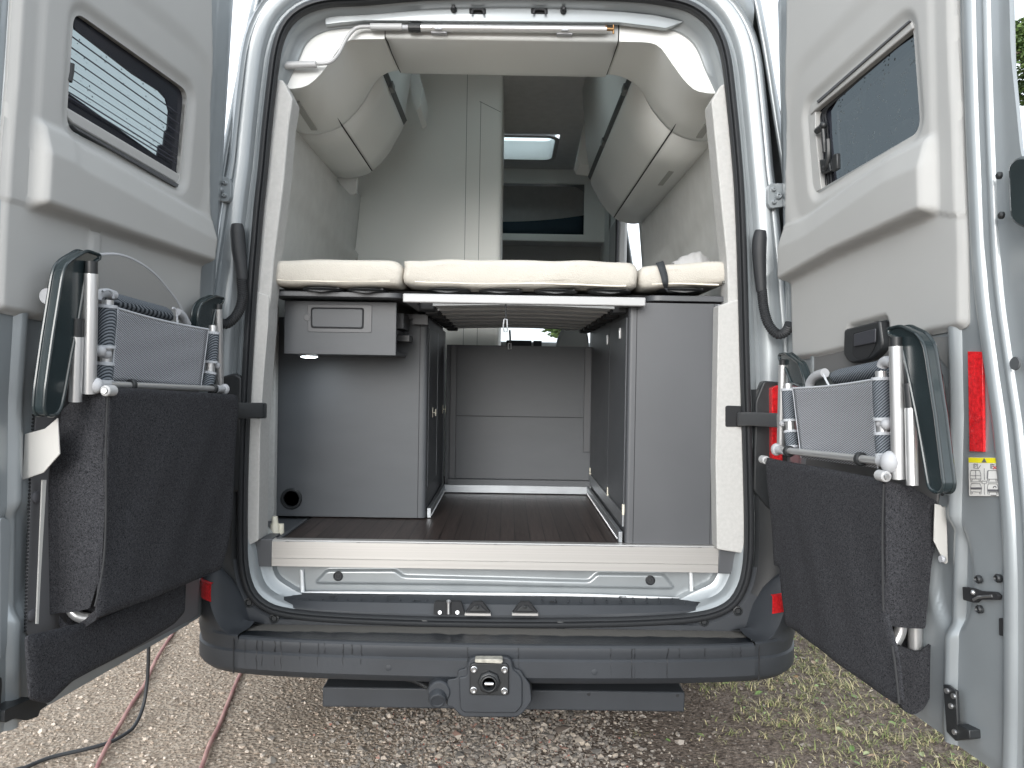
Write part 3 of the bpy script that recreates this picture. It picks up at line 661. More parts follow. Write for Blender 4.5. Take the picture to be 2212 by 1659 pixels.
def locker(s, arc, cur, yend, lampy):
    arc3 = [P(x, y, .08) for x, y in arc]; cur3 = [P(x, y, .08) for x, y in cur]
    lk = pempty('overhead_locker', van)
    MB().sheet(arc3+cur3, (0, .012, 0)).build('fascia', LOCK, lk, smooth=0)
    A = resample(cur3, 40); endx = P(865, 157, .38)[0] if s < 0 else P(1310, 163, .38)[0]
    Mc = np.array(resample(catmull([np.array([s*x, z]) for x, z in secM], 5), 40))
    sb = [(s*x, z) for x, z in secB]; sb[-1] = (endx, 2.352); sb[-2] = (endx+s*.03, 2.351)
    B = resample(catmull([np.array([x, .38, z]) for x, z in sb], 5), 40)
    rws = []
    for t in np.linspace(0, 1, 14):
        w_ = t; e = sstep(0, 1, np.array(t)); r_ = A*(1-e)+B*e; r_[:, 1] = .0805+(.38-.0805)*t
        rws.append(r_)
    rws = [A+np.array([0, -.0005+0*k, 0]) for k in (1,)]+rws+[np.stack([B[:, 0]*(1-t)+Mc[:, 0]*t, np.full(40, .38+.12*t), B[:, 2]*(1-t)+Mc[:, 1]*t], 1) for t in (.25, .5, .75, 1)]
    rws = [np.vstack([[[s*.865, r_[0][1], r_[0][2]+.012]], r_]) for r_ in rws]
    MB().loft(rws).build('cove_panel', LOCK, lk, smooth=60, solid=.003)
    M_ = np.array(resample(catmull([np.array([s*x, z]) for x, z in secM], 5), 40))
    k0 = 17                           # split: flat underside / curved flap
    def body(sel, y0, y1, off=0): 
        return MB().loft([[(M_[k][0], y, M_[k][1]) for k in sel] for y in np.linspace(y0, y1, 5)])
    body(range(0, k0+1), .503, yend).build('underside', LOCK, lk, smooth=60, solid=.004)
    ypan = .5045
    cuts = [ypan, yend]
    for a_, b2 in zip(cuts[:-1], cuts[1:]):
        body(range(k0, 40), a_+.0, b2-.003).build('locker_door', LOCK, lk, smooth=60, solid=.004)
    kx, kz = M_[k0]
    m = MB(); m.box((kx-.004, .40, kz-.0035), (kx+.004, yend-.01, kz-.0018)); m.build('shadow_gap', GAP, lk)
    # dark gap along the wall
    m = MB(); m.box((s*.825, .38, 2.142), (s*.845, yend, 2.15)); m.build('shadow_gap', GAP, lk)
    # upper recess strip, hinge latches, upper panel
    m = MB(); m.add([(s*.497, .3835, 2.398), (s*.497, yend, 2.398), (s*.480, yend, 2.424), (s*.480, .3835, 2.424)], [(0, 1, 2, 3)]); m.build('grip_channel', mat('grip_channel', (.05, .056, .06), .5), lk, solid=.004)
    m = MB(); m.loft([[(s*.486, y, 2.417), (s*.494, y, 2.424), (s*.465, y, 2.62), (s*.44, y, 2.94)] for y in (.45, yend)]); m.build('upper_panel', LOCK, lk, smooth=30, solid=.004)
    mm = MB()
    for y in ([.72] if s < 0 else [.70, 1.42]):
        mm.box((s*.475, y-.03, 2.400), (s*.508, y+.03, 2.432))
    mm.build('latch', mat('grey_latch', (.13, .14, .14), .45), lk, bevel=.003)
    # end cap
    cap = [(M_[k][0], yend, M_[k][1]) for k in range(40)]+[(s*.488, yend, 2.44), (s*.44, yend, 2.94), (s*.80, yend, 2.94)]
    MB().sheet(cap, (0, -.004, 0)).build('end_panel', LOCK, lk, smooth=0)
    for (ya, yb, xa, w_) in lampy:
        za_ = 2.1435 if ya > .5 else 2.156; zb_2 = 2.1435 if ya > .5 else 2.138
        m = MB(); m.prism([(s*(xa-w_), ya, za_), (s*(xa+w_), ya, za_), (s*(xa+w_), ya, za_+.006), (s*(xa-w_), ya, za_+.006)], [(s*(xa-w_), yb, zb_2), (s*(xa+w_), yb, zb_2), (s*(xa+w_), yb, zb_2+.006), (s*(xa-w_), yb, zb_2+.006)]); m.build('lamp_strip', mat('frosted_lamp_strip', (.33, .33, .31), .4), lk, bevel=.001)
    return lk
locker(-1, arcL, curL, 1.16, [(.18, .43, .73, .012)])
locker(1, arcR, curR, 2.12, [(.19, .44, .735, .012), (.94, 1.19, .735, .012)])
# seam lines between beam and fascias
m = MB(); m.tube([P(832, 41, .078), P(832, 83, .078), P(838, 92, .10), P(846, 115, .18), P(856, 138, .28), P(865, 156, .375)], .0016, 6); m.tube([P(1337, 46, .078), P(1336, 88, .078), P(1331, 105, .12), P(1324, 125, .20), P(1316, 145, .29), P(1311, 161, .375)], .0016, 6); m.build('fascia_joints', GAP, van)
# far small locker behind left locker
m = MB(); m.sheet([(-.46, 1.17, 2.84), (-.505, 1.17, 2.43), (-.47, 1.17, 2.43), (-.40, 1.17, 2.60), (-.335, 1.17, 2.42), (-.32, 1.17, 2.84)] and [P(x, y, 1.3) for x, y in Q('A1', (1108, 470), (1108, 610), (1142, 712), (1168, 690), (1180, 560), (1160, 470))], (0, .3, 0)); m.build('locker_bracket', LOCK, van)

MB().sheet([P(x, y, 2.25) for x, y in [(1272, 256), (1264, 260), (1247, 344), (1252, 354), (1284, 358), (1282, 300)]], (0, .25, 0)).build('locker_flap', LOCK, van, bevel=.003)
MB().sheet([P(x, y, 1.19) for x, y in [(724, 384), (771, 384), (769, 417), (762, 421), (755, 420)]], (0, .03, 0)).build('wall_end_trim', WALLG, van, bevel=.003)
# interior walls, ceiling, floor
def wallrows(s, y0, y1, z0, z1, n=24, rib=True):
    rws = []
    for y in np.linspace(y0, y1, n):
        r_ = []
        for z in np.linspace(z0, z1, 40):
            x = .875-.06*max(0, z-1.5)/.65 if z > 1.5 else .875
            if rib: # stiffening swage running diagonally
                zc = 1.98-.10*(y-.2); d = (z-zc); x += .018*float(sstep(-.03, .05, np.array(-d)))
                x -= .02*float(sstep(0, .06, np.array(y-(1.45)))) * float(z < 1.9)
            r_.append((s*x, y, z))
        rws.append(r_)
    return rws
MB().loft(wallrows(-1, .04, 1.78, 1.3, 2.2)).build('side_wall', WALLG, van, smooth=60, solid=.006)
MB().loft(wallrows(1, .04, 2.24, 1.3, 2.2)).build('side_wall', WALLG, van, smooth=60, solid=.006)
m = MB()
for s in (-1, 1): m.box((s*.90, .03, .6), (s*.89, 2.24, 1.35))
m.build('lower_side_wall', WALLG, van)
m = MB(); m.box((.81, 2.12, 2.16), (.84, 2.24, 2.9)); m.box((.80, 3.5, 2.1), (.83, 4.6, 2.9)); m.box((.80, 2.2, 2.39), (.83, 3.6, 2.9)); m.build('upper_side_wall', LOCK, van); MB().box((.79, 3.02, .6), (.86, 3.5, 2.388)).build('door_post_lining', PANEL, van, bevel=.02); MB().tube([(.80, 2.26, 2.382), (.80, 3.0, 2.382), (.785, 3.015, 2.36), (.785, 3.015, .7)], .012, 8).build('side_door_seal', RUB, van)
m = MB(); m.box((-.9, 1.75, 2.0), (-.88, 5.2, 2.85)); m.build('upper_side_wall', PANEL, van)
# B-pillar trim with belt guide
m = MB(); m.sheet([PX(x, y, .862) for x, y in [(1391, 478), (1424, 450), (1436, 575), (1398, 575)]], (.03, 0, 0)); m.build('door_pillar_trim', WALLG, van, bevel=.004)
m = MB(); m.sheet([PX(x, y, .850) for x, y in Q('A2', (1103, 1440), (1125, 1425), (1140, 1640), (1118, 1650))], (.008, 0, 0)); m.build('belt_guide', PANEL, van)
m = MB(); m.sheet([PX(x, y, .846) for x, y in Q('A2', (1108, 1450), (1118, 1448), (1132, 1640), (1124, 1640))], (.008, 0, 0)); m.build('belt_slot', GAP, van)
# ceiling with hatch opening
c1 = [(-.9, .05), (.9, .05), (.9, 5.2), (-.9, 5.2)]
ZC = 2.94
h0, h1 = PZ(1150, 343, ZC)[1], PZ(1150, 290, ZC)[1]; hx1 = PZ(1204, 320, ZC)[0]; hx0 = -.30
if h0 < h1: pass
h0, h1 = min(h0, h1), max(h0, h1)
m = MB(); m.box((-.9, .1, ZC), (.9, .62, ZC+.02)); m.box((-.9, 1.28, ZC), (.9, h0, ZC+.02)); m.box((-.9, .62, ZC), (-.36, 1.28, ZC+.02)); m.box((.36, .62, ZC), (.9, 1.28, ZC+.02)); m.box((-.9, h1, ZC), (.9, 4.35, ZC+.02)); m.box((-.9, h0, ZC), (hx0, h1, ZC+.02)); m.box((hx1, h0, ZC), (.9, h1, ZC+.02)); m.build('ceiling', CEIL, van)
hatch = pempty('roof_hatch', van)
rr = rnd([(hx0, h0), (hx1, h0), (hx1, h1), (hx0, h1)], .10, 6)
m = MB(); inn = rnd([(hx0+.03, h0+.03), (hx1-.03, h0+.03), (hx1-.03, h1-.03), (hx0+.03, h1-.03)], .08, 6)
m.loft([[(x, y, ZC-.012) for x, y in rr], [(x, y, ZC-.014) for x, y in inn], [(x, y, ZC+.13) for x, y in inn]], closed=True); m.build('hatch_frame', WHITE, hatch, smooth=40, solid=.005)
m = MB(); m.sheet([(x, y, ZC+.13) for x, y in rr], (0, 0, .008)); m.build('hatch_dome', HATCHM, hatch)
h2 = pempty('roof_hatch', van)
rr = rnd([(-.36, .62), (.36, .62), (.36, 1.28), (-.36, 1.28)], .08, 6); inn = rnd([(-.33, .65), (.33, .65), (.33, 1.25), (-.33, 1.25)], .06, 6)
m = MB(); m.loft([[(x, y, ZC-.012) for x, y in rr], [(x, y, ZC-.014) for x, y in inn], [(x, y, ZC+.13) for x, y in inn]], closed=True); m.build('hatch_frame', WHITE, h2, smooth=40, solid=.005)
m = MB(); m.sheet([(x, y, ZC+.13) for x, y in rr], (0, 0, .008)); m.build('hatch_dome', HATCHM, h2)
# bulkhead over cab, with dark opening and net
YB = 3.89
def bpt(x, y): return P(x, y, YB)
m = MB(); w0 = rnd([bpt(x, y)[[0, 2]] for x, y in [(1040, 393), (1258, 395), (1262, 400), (1262, 503), (1258, 506), (1040, 503)]], .012)
m.box((-.9, YB, P(1150, 395, YB)[2]), (.85, YB+.03, 2.94)); m.box((-.9, YB, P(1150, 520, YB)[2]), (.85, YB+.03, P(1150, 505, YB)[2])); xr = P(1262, 450, YB)[0]
m.box((xr, YB, P(1150, 505, YB)[2]), (.85, YB+.03, P(1150, 395, YB)[2])); m.build('cab_bulkhead', BATH, van, bevel=.003)
m = MB(); za = P(1150, 392, YB)[2]; zb_ = P(1150, 507, YB)[2]
m.box((-.9, YB+.04, zb_-.05), (.9, YB+.45, zb_-.02)); m.build('overcab_shelf', CEIL, van)
m = MB(); m.box((-.9, YB+.42, zb_), (.9, YB+.45, 2.9)); m.build('overcab_front', CEIL, van)
NET = mat('dark_net', (.012, .03, .045), .8)
m = MB(); r1 = []; r2 = []
for t in np.linspace(0, 1, 14):
    x = 1085+177*t; ytop = 479-14*t*t; r1.append(P(x, ytop, YB+.05)); r2.append(P(x, 512, YB+.05))
m.loft([r1, r2]); m.build('storage_net', NET, van, solid=.003)
# far cab lining below bulkhead
m = MB(); m.box((-.9, YB+.25, 1.95), (.9, YB+.30, P(1150, 520, YB)[2]+.02)); m.build('cab_headliner', PANEL, van, bevel=.01)
m = MB(); m.box((-.85, 5.0, 1.10), (.85, 5.5, 1.555)); m.build('dashboard', mat('grey_dash', (.42, .45, .45), .6), van, bevel=.02)
m = MB(); a_, b_ = P(1094, 735, 5.0), P(1148, 747, 5.0); m.box((a_[0], 4.985, b_[2]-.05), (b_[0], 4.997, a_[2])); a_, b_ = P(1152, 736, 5.0), P(1170, 747, 5.0); m.box((a_[0], 4.985, b_[2]-.05), (b_[0], 4.997, a_[2])); m.build('dash_vent', GAP, van)
for X in (-.45, .56):
    m = MB(); q = rnd([(X-.17, .95), (X+.17, .95), (X+.15, 1.58), (X+.08, 1.70), (X-.05, 1.70), (X-.12, 1.55)], .05)
    m.prism([(x, 4.1, z) for x, z in q], [(x*.98+X*.02, 4.28, z) for x, z in q]); m.build('cab_seat', mat('seat_fabric_%d' % (X > 0), (.16, .17, .17), .9, bump=.2), van, bevel=.03)
# washroom wall: large cream panels, rounded edge at the aisle
YW = 1.76
xe = P(1083, 400, YW)[0]
q = rnd([(-.88, YW), (xe, YW), (xe, 2.9), (-.88, 2.9)], [0, .028, 0, 0], 8)
MB().prism([(x, y, .66) for x, y in q], [(x, y, 2.94) for x, y in q]).build('washroom_wall', BATH, van, smooth=40)
mm = MB()
for px in (1006, 1036):
    x = P(px, 400, YW)[0]; mm.box((x-.0012, YW-.0012, .7), (x+.0012, YW+.001, 2.94 if px == 1006 else P(1036, 219, YW)[2]))
mm.tube([P(1036, 219, YW-.001), P(1082, 242, YW-.001)], .0013, 5)
mm.build('wall_board_joint', mat('joint_grey', (.16, .17, .16), .8), van)
# floor
m = MB(); m.box((PZ(606, 1166, .66)[0], .075, .60), (.75, 3.4, .66)); m.build('garage_floor', WOOD, van)
m = MB(); m.box((-.92, .13, .5), (.92, 5.3, .6)); m.build('floor_pan', BLACK, van)
m = MB(); m.box((-.90, .142, .60), (PZ(606, 1166, .66)[0]-.013, 1.2, .652)); m.build('floor_side_tray', DARK, van)
e0 = PZ(605, 1166, .66); e1 = PZ(664, 1124, .66)
m = MB(); m.prism([e0+np.array([-.012, 0, -.01]), e0+np.array([.0, 0, -.01]), e0+np.array([0, 0, .006]), e0+np.array([-.012, 0, .006])], [e1+np.array([-.012, 0, -.01]), e1+np.array([.0, 0, -.01]), e1+np.array([0, 0, .006]), e1+np.array([-.012, 0, .006])]); m.build('floor_edge_strip', DARK2, van, bevel=.002)
# aluminium sill profile
YS = .045
za, zb2 = P(1070, 1184, YS)[2], P(1070, 1230, YS)[2]; xa, xb = P(587, 1200, YS)[0], P(1552, 1205, YS)[0]
sp = [(.082, .664), (YS+.006, .664), (YS+.004, .661), (YS, .659), (YS, zb2+.028), (YS+.002, zb2+.0265), (YS, zb2+.025), (YS, zb2), (YS+.05, zb2)]
MB().loft([[(x, y, z) for y, z in sp] for x in (xa, xb)]).build('aluminium_sill', ALU, van, smooth=0)
mm = MB()
for x in (620, 774, 923, 1070, 1215, 1363, 1512):
    c = PZ(x, 1170+.0135*(x-620), .6655); mm.add([c+np.array([dx, dy, 0]) for dx, dy in [(-.006, -.003), (-.002, -.0015), (.002, -.003), (.006, -.0015), (.006, .003), (-.006, .003)]], [tuple(range(6))]); mm.build('sill_screw', DARK2, van, smooth=0); mm = MB()
for x0, x1 in ((552, 587), (1552, 1590)):
    a_, b_ = P(x0, 1200, YS)[0], P(x1, 1200, YS)[0]
    m = MB(); q = rnd([(a_, zb2-.002), (b_, zb2-.002), (b_, .667), (a_, .667)], [.02, 0, 0, .006] if x0 < 1000 else [0, .02, .006, 0]); m.prism([(x, YS-.003, z) for x, z in q], [(x, .14, z) for x, z in q]); m.build('sill_end_cap', DARK2, van, bevel=.003)

# D-pillar trims
def trim(pts, Y, th, name='pillar_trim', m=FLEECE, r=5, bevel=.006):
    q = rnd(pts, r, 4); MB().sheet([P(x, y, Y) for x, y in q], (0, th, 0)).build(name, m, van, bevel=bevel, seg=3)
trim([(597, 172), (611, 172), (632, 213), (623, 275), (612, 400), (592, 556), (585, 642), (576, 700), (541, 700), (556, 450), (576, 300)], .017, .09)
trim([(545, 626), (581, 640), (579, 702), (569, 820), (562, 930), (558, 1168), (533, 1180), (532, 900), (537, 760)], .012, .10)
trim([(1567, 180), (1557, 184), (1537, 218), (1545, 300), (1558, 440), (1570, 556), (1573, 648), (1567, 710), (1602, 710), (1596, 480), (1590, 350), (1577, 220)], .017, .09)
trim([(1552, 660), (1603, 644), (1609, 800), (1612, 1000), (1613, 1140), (1606, 1196), (1549, 1187), (1546, 1000)], .012, .10)
trim([(540, 660), (597, 660), (594, 900), (591, 1127), (540, 1127)], .425, .04, 'lower_side_trim', r=0)
# vertical creases on right trim
# door check straps
def strap(pts_, w_, Y0, Y1):
    A = [P(x, y, Y0+(Y1-Y0)*i/(len(pts_)-1)) for i, (x, y) in enumerate(pts_)]
    m = MB(); m.loft([[p+np.array([0, 0, w_/2]) for p in A], [p-np.array([0, 0, w_/2]) for p in A]]); return m
chk = strap([(485, 887), (520, 887), (566, 887), (572, 887)], .050, -.16, -.015); chk.build('door_check_arm', BLACK, van, solid=.014, bevel=.005)
m = MB(); m.sheet([P(x, y, .010) for x, y in rnd([(1567, 878), (1572, 876), (1602, 877), (1602, 922), (1567, 922)], 4)], (0, .02, 0)); m.build('check_arm_slot', GAP, van)
chk = strap([(1594, 905), (1625, 905), (1660, 907), (1682, 908)], .044, -.0, -.17); chk.build('door_check_arm', mat('grey_black_arm', (.05, .052, .055), .4), van, solid=.014, bevel=.005)
# conduits
def conduit(boot, hose, Yb, Yh, gripw=.023):
    m = MB(); A = [P(x, y, Yb) for x, y in boot]; m.tube(A, [gripw*.75, gripw, gripw, gripw*.85, gripw*.7], 12, smooth=5); m.build('cable_boot', RUB, van, smooth=50)
    pts = catmull([P(x, y, Yb+(Yh-Yb)*i/(len(hose)-1)) for i, (x, y) in enumerate(hose)], 4); pts = resample(pts, 64); rr_ = [.0135+.0028*(i % 2) for i in range(64)]
    m = MB(); m.tube(pts, rr_, 12); m.build('corrugated_hose', RUB, van, smooth=30)
conduit([(512, 484), (513, 500), (516, 540), (521, 575), (524, 605)], [(522, 600), (524, 640), (518, 668), (505, 688), (488, 700), (470, 695)], -.03, -.12)
conduit([(1643, 498), (1641, 515), (1640, 545), (1642, 590), (1645, 630)], [(1646, 625), (1650, 665), (1660, 700), (1680, 722), (1698, 716), (1706, 700)], -.03, -.12)
# hinges
hg = lambda px, py, s: [(px-s*16, py-28), (px+s*14, py-28), (px+s*18, py-16), (px+s*18, py+16), (px+s*12, py+26), (px-s*16, py+22)]
for px, py, s in ((480, 410, 1), (1677, 424, -1)):
    m = MB(); m.sheet([P(x, y, -.028) for x, y in rnd(hg(px, py, s), 5)], (0, .03, 0)); 
    for dx, dy, r_ in ((-4*s, 0, .013), (7*s, -14, .0085), (6*s, 13, .0085)):
        c = P(px+dx, py+dy, -.026); m.lathe(c, (0, -1, 0), [(0, r_), (.006, r_*.95), (.012, r_*.6), (.012, r_*.35), (.008, r_*.3)], 16)
    m.build('door_hinge', PAINT, van, bevel=.003)

# ---------------- garage furniture ----------------
def gbox(name, a, b, m, parent=van, bevel=.003): return MB().box(a, b).build(name, m, parent, bevel=bevel)
YLC = .47; YRC = .075; YF = 1.20
xl0 = P(592, 900, YLC)[0]-.02; xl1 = P(922, 900, YLC)[0]
lc = pempty('left_cabinet', van); lc.name = 'storage_cabinet'
q = rnd([(xl0, YLC), (xl1, YLC), (xl1, YF+.1), (xl0, YF+.1)], [0, .02, 0, 0], 6)
MB().prism([(x, y, .665) for x, y in q], [(x, y, 1.432) for x, y in q]).build('carcass', DARK, lc, smooth=40)
x = P(905, 900, YLC)[0]; m = MB(); m.box((x-.001, YLC-.0008, .665), (x+.001, YLC+.001, 1.432)); m.build('edge_joint', GAP, lc)
m = MB(); m.box((xl1, YLC+.035, .78), (xl1+.004, YF-.03, 1.40)); m.build('cabinet_door', DARK, lc, bevel=.001)
m = MB(); m.box((xl1+.002, .85, .78), (xl1+.0048, .853, 1.40)); m.build('door_joint', ALUM, lc)
for (px, py) in ((934, 891), (956, 884)):
    c = PX(px, py, xl1+.006)
    m = MB(); m.cyl(c, c+[.012, 0, 0], .003); m.box(c+[.0, -.008, -.02], c+[.003, .008, .02]); m.box(c+[.012, -.008, -.014], c+[.016, .008, .014]); m.build('door_knob', CREAMP, lc, bevel=.002)
c = P(630, 1077, YLC)
m = MB(); m.lathe(c, (0, -1, 0), [(0, .041), (.005, .041), (.009, .037), (.009, .031), (.002, .029), (-.012, .027)], 36); m.build('round_outlet', BLACK, lc)
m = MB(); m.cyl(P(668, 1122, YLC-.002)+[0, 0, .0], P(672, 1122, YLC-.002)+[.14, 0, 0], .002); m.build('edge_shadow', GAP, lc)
# right cabinet
xr0 = P(1354, 950, YRC)[0]; xr1 = P(1545, 950, YRC)[0]
rc = pempty('storage_cabinet', van)
q = rnd([(xr0, YRC), (xr1, YRC), (xr1, YF+.1), (xr0, YF+.1)], [.014, 0, 0, 0], 6)
zrt = P(1450, 655, YRC)[2]
MB().prism([(x, y, .665) for x, y in q], [(x, y, zrt) for x, y in q]).build('carcass', DARK2, rc, smooth=40)
x = P(1372, 900, YRC)[0]; m = MB(); m.box((x-.001, YRC-.0008, .665), (x+.001, YRC+.001, zrt)); x = xr1-.012; m.box((x-.001, YRC-.0008, .665), (x+.001, YRC+.001, zrt)); m.build('edge_joint', GAP, rc)
m = MB(); m.box((xr1, YRC+.01, .665), (xr1+.012, YRC+.04, zrt)); m.build('edge_profile', ALUM, rc)
m = MB(); m.box((xr0-.004, YRC+.03, .765), (xr0, .52, 1.425)); m.build('cabinet_door', DARK, rc, bevel=.001)
m = MB(); m.box((xr0-.004, .526, .765), (xr0, YF-.03, 1.425)); m.build('cabinet_door', DARK, rc, bevel=.001)
m = MB(); m.box((xr0-.0015, .522, .78), (xr0, .525, 1.41)); m.build('door_joint', ALUM, rc)
for px, py in ((1339, 720), (1312, 734)):
    c = PX(px, py, xr0-.006); m = MB(); m.box(c+[-.004, -.007, -.02], c+[.003, .007, .02]); m.build('door_knob', STEEL, rc, bevel=.002)
for yy in (.10, .50, 1.14):
    m = MB(); m.box((xr0-.007, yy, .755), (xr0-.0005, yy+.012, .79)); m.build('hinge_clip', CREAMP, rc)
m = MB(); m.box((xr0-.006, YRC+.03, .715), (xr0-.001, YF, .76)); m.build('plinth_strip', ALUM, rc)
# lashing rails along both floor edges
mm = MB(); mm.box((xr0-.02, .09, .662), (xr0-.006, YF-.03, .70)); mm.build('lashing_rail', ALUM, van, bevel=.002)
mm = MB()
for k in range(46): mm.ball((xr0-.021, .12+k*.023, .672), .0042, 5)
mm.build('rail_holes', STEEL, van)['kind'] = 'stuff'
mm = MB(); mm.box((xl1+.004, YLC+.02, .662), (xl1+.02, YF-.03, .70)); mm.build('lashing_rail', ALUM, van, bevel=.002)
mm = MB()
for k in range(28): mm.ball((xl1+.021, .50+k*.023, .672), .0038, 5)
mm.build('rail_holes', STEEL, van)['kind'] = 'stuff'
# far partition with rail in front
zf = P(1120, 747, YF)[2]
pf = pempty('garage_partition', van)
xpl, xpr = P(972, 900, YF)[0], P(1276, 900, YF)[0]
m = MB(); m.box((xpl-.02, YF, .66), (xpr+.02, YF+.02, zf)); m.build('back_board', DARK, pf)
MB().box((xpl, YF-.012, .70), (xpl+.03, YF, zf)).build('side_batten', DARK2, pf, bevel=.002); MB().box((xpr-.035, YF-.012, .86), (xpr, YF, zf)).build('side_batten', DARK2, pf, bevel=.002)
za2 = P(1120, 900, YF)[2]; m = MB(); m.box((xpl+.02, YF-.002, za2-.0015), (xpr-.03, YF, za2+.0015)); m.build('board_joint', GAP, pf)
m = MB(); m.box((xpl, YF-.05, .70), (xpr, YF-.003, .725)); m.build('toe_board', DARK, pf)
zb3 = P(1120, 1066, YF-.06)[2]; zt3 = P(1120, 1049, YF-.06)[2]; m = MB(); m.box((xpl-.03, YF-.06, zb3), (xpr+.02, YF-.04, zt3)); m.build('cross_rail', ALUM, pf, bevel=.002)
# shelf and wall box on the left
YSH = .10
def shelf(pts, Y, name, depth):
    q = rnd(pts, 0); return q
zs1, zs0 = P(720, 630, YSH)[2], P(720, 641, YSH)[2]
xsl, xsr = P(582, 635, YSH)[0]-.0, P(868, 640, YSH)[0]
q = rnd([(xsl, YSH), (xsr, YSH), (xsr, 1.3), (xsl, 1.3)], [.01, .05, 0, 0], 8)
MB().prism([(x, y, zs0) for x, y in q], [(x, y, zs1) for x, y in q]).build('bed_shelf', DARK2, van, bevel=.002, smooth=40)
zs3, zs2 = P(1490, 641, YSH)[2], P(1490, 653, YSH)[2]
xs0, xs1 = P(1396, 648, YSH)[0], P(1576, 650, YSH)[0]
q = rnd([(xs0, YSH-.03), (xs1, YSH-.03), (xs1, 1.3), (xs0, 1.3)], [.05, .03, 0, 0], 8)
MB().prism([(x, y, zs2) for x, y in q], [(x, y, zs3) for x, y in q]).build('bed_shelf', DARK2, van, bevel=.002, smooth=40)
YBX = .19
wb = pempty('wall_box', van)
xa_, xb_ = P(614, 700, YBX)[0], P(856, 700, YBX)[0]; zba = P(735, 651, YBX)[2]; zbb = P(735, 766, YBX)[2]
m = MB(); m.box((xa_, YBX, zbb), (xb_, YBX+.016, zba)); m.build('front_board', DARK, wb, bevel=.0015)
m = MB(); m.box((xa_, YBX+.017, zbb), (xb_+.0, YLC-.0, zbb+.014)); m.build('bottom_board', DARK2, wb, bevel=.001)
m = MB(); m.box((xa_, YBX+.017, zbb+.015), (xa_+.012, YLC, zba)); m.build('end_board', DARK, wb)
m = MB(); m.box((xa_+.1, YBX+.05, zbb+.08), (xb_-.01, YLC, zbb+.095)); m.build('inner_shelf', DARK2, wb)
m = MB(); m.box((xb_-.055, YBX+.10, zbb+.10), (xb_+.012, YLC-.02, zba-.03)); m.build('inner_drawer', DARK2, wb, bevel=.002)
m = MB(); m.box((xb_-.055, YBX+.13, zbb+.055), (xb_+.03, YLC-.05, zbb+.078)); m.build('drawer_runner', BLACK, wb, bevel=.001)
hpx = rnd([P(x, y, YBX)[[0, 2]] for x, y in [(665, 657), (804, 659), (803, 719), (665, 717)]], .008, 4); ipx = rnd([P(x, y, YBX)[[0, 2]] for x, y in [(672, 664), (787, 665), (786, 711), (672, 709)]], .01, 4)
m = MB(); m.sheet([(x, YBX-.003, z) for x, z in hpx], (0, .003, 0)); m.build('flap_frame', DARK2, wb, bevel=.001)
m = MB(); m.sheet([(x, YBX-.0045, z) for x, z in ipx], (0, .002, 0)); m.build('flap_groove', GAP, wb)
ipx2 = rnd([P(x, y, YBX)[[0, 2]] for x, y in [(675, 667), (784, 668), (783, 708), (675, 706)]], .009, 4)
m = MB(); m.sheet([(x, YBX-.007, z) for x, z in ipx2], (0, .003, 0)); m.build('flap', DARK, wb, bevel=.0015)
m = MB(); c = P(664, 686, YBX); m.cyl(c, c+[0, -.004, 0], .012); m.build('flap_button', DARK2, wb, bevel=.001)
lampc = P(668, 766, YBX+.10); lampc[2] = zbb
lamp = pempty('lit_puck_lamp', van)
c = np.array([P(668, 767, .27)[0], .27, zbb])
m = MB(); m.lathe(c, (0, 0, -1), [(0, .036), (.006, .036), (.007, .031)], 32); m.build('lamp_rim', STEEL, lamp)
m = MB(); m.lathe(c+[0, 0, -.006], (0, 0, -1), [(0, .030), (.004, .028), (.006, .015)], 32); m.build('lamp_lens', LAMPG, lamp)
pl = bpy.data.lights.new('puck_light', 'SPOT'); po = bpy.data.objects.new('puck_light', pl); col.objects.link(po); po.location = c+[0, .02, -.02]; po.rotation_euler = (R(22), 0, 0)
pl.energy = .6; pl.spot_size = R(150); pl.spot_blend = 1; pl.color = (.82, .93, 1); pl.shadow_soft_size = .02
# bed frame with slats
bed = pempty('bed_frame', van)
YB0, YB1 = .012, 1.42
xf0, xf1 = P(870, 647, YB0)[0], P(1395, 651, YB0)[0]
zft, zfb = P(1130, 638, YB0)[2], P(1130, 657, YB0)[2]
m = MB(); m.box((xf0, YB0, zfb), (xf1, YB0+.03, zft)); m.build('front_rail', WHITE, bed, bevel=.004)
m = MB(); m.box((xf0, YB0+.032, zfb+.004), (xf0+.035, YB1, zft-.003)); m.build('side_rail', ALUM, bed, bevel=.002)
m = MB(); m.box((xf1-.035, YB0+.032, zfb+.004), (xf1, YB1, zft-.003)); m.build('side_rail', ALUM, bed, bevel=.002)
for k in range(7):
    y = YB0+.10+k*.192
    rws = []
    for t in np.linspace(0, 1, 9):
        x = xf0+.085+(xf1-xf0-.17)*t; zz = zfb-.002+.008*math.sin(math.pi*t)
        rws.append([(x, y, zz), (x, y+.155, zz+.004), (x, y+.155, zz+.016), (x, y, zz+.014)])
    MB().loft(rws, closed=True).build('slat', SLAT, bed, smooth=30)
    for X in (xf0+.068, xf1-.068): MB().box((X-.026, y+.0, zfb-.016), (X+.026, y+.085, zfb+.022)).build('slat_holder', RUB, bed, bevel=.006)
m = MB(); m.box((xl1-.10, YLC-.04, 1.433), (xl1-.005, 1.2, 1.448)); m.build('bed_runner', DARK2, van)
m = MB(); m.box((xl1-.055, YLC-.05, 1.41), (xl1+.003, YLC-.045, 1.447)); m.build('runner_bracket', DARK2, van)
m = MB(); m.box((xr0-.03, YRC+.0, zrt-.014), (xr0+.05, YRC+.035, zrt-.002)); m.build('runner_bracket', ALUM, van)
m = MB(); m.box((xr0+.0, YRC+.04, zrt-.002), (xr0+.04, 1.2, zrt+.012)); m.build('bed_runner', DARK2, van)
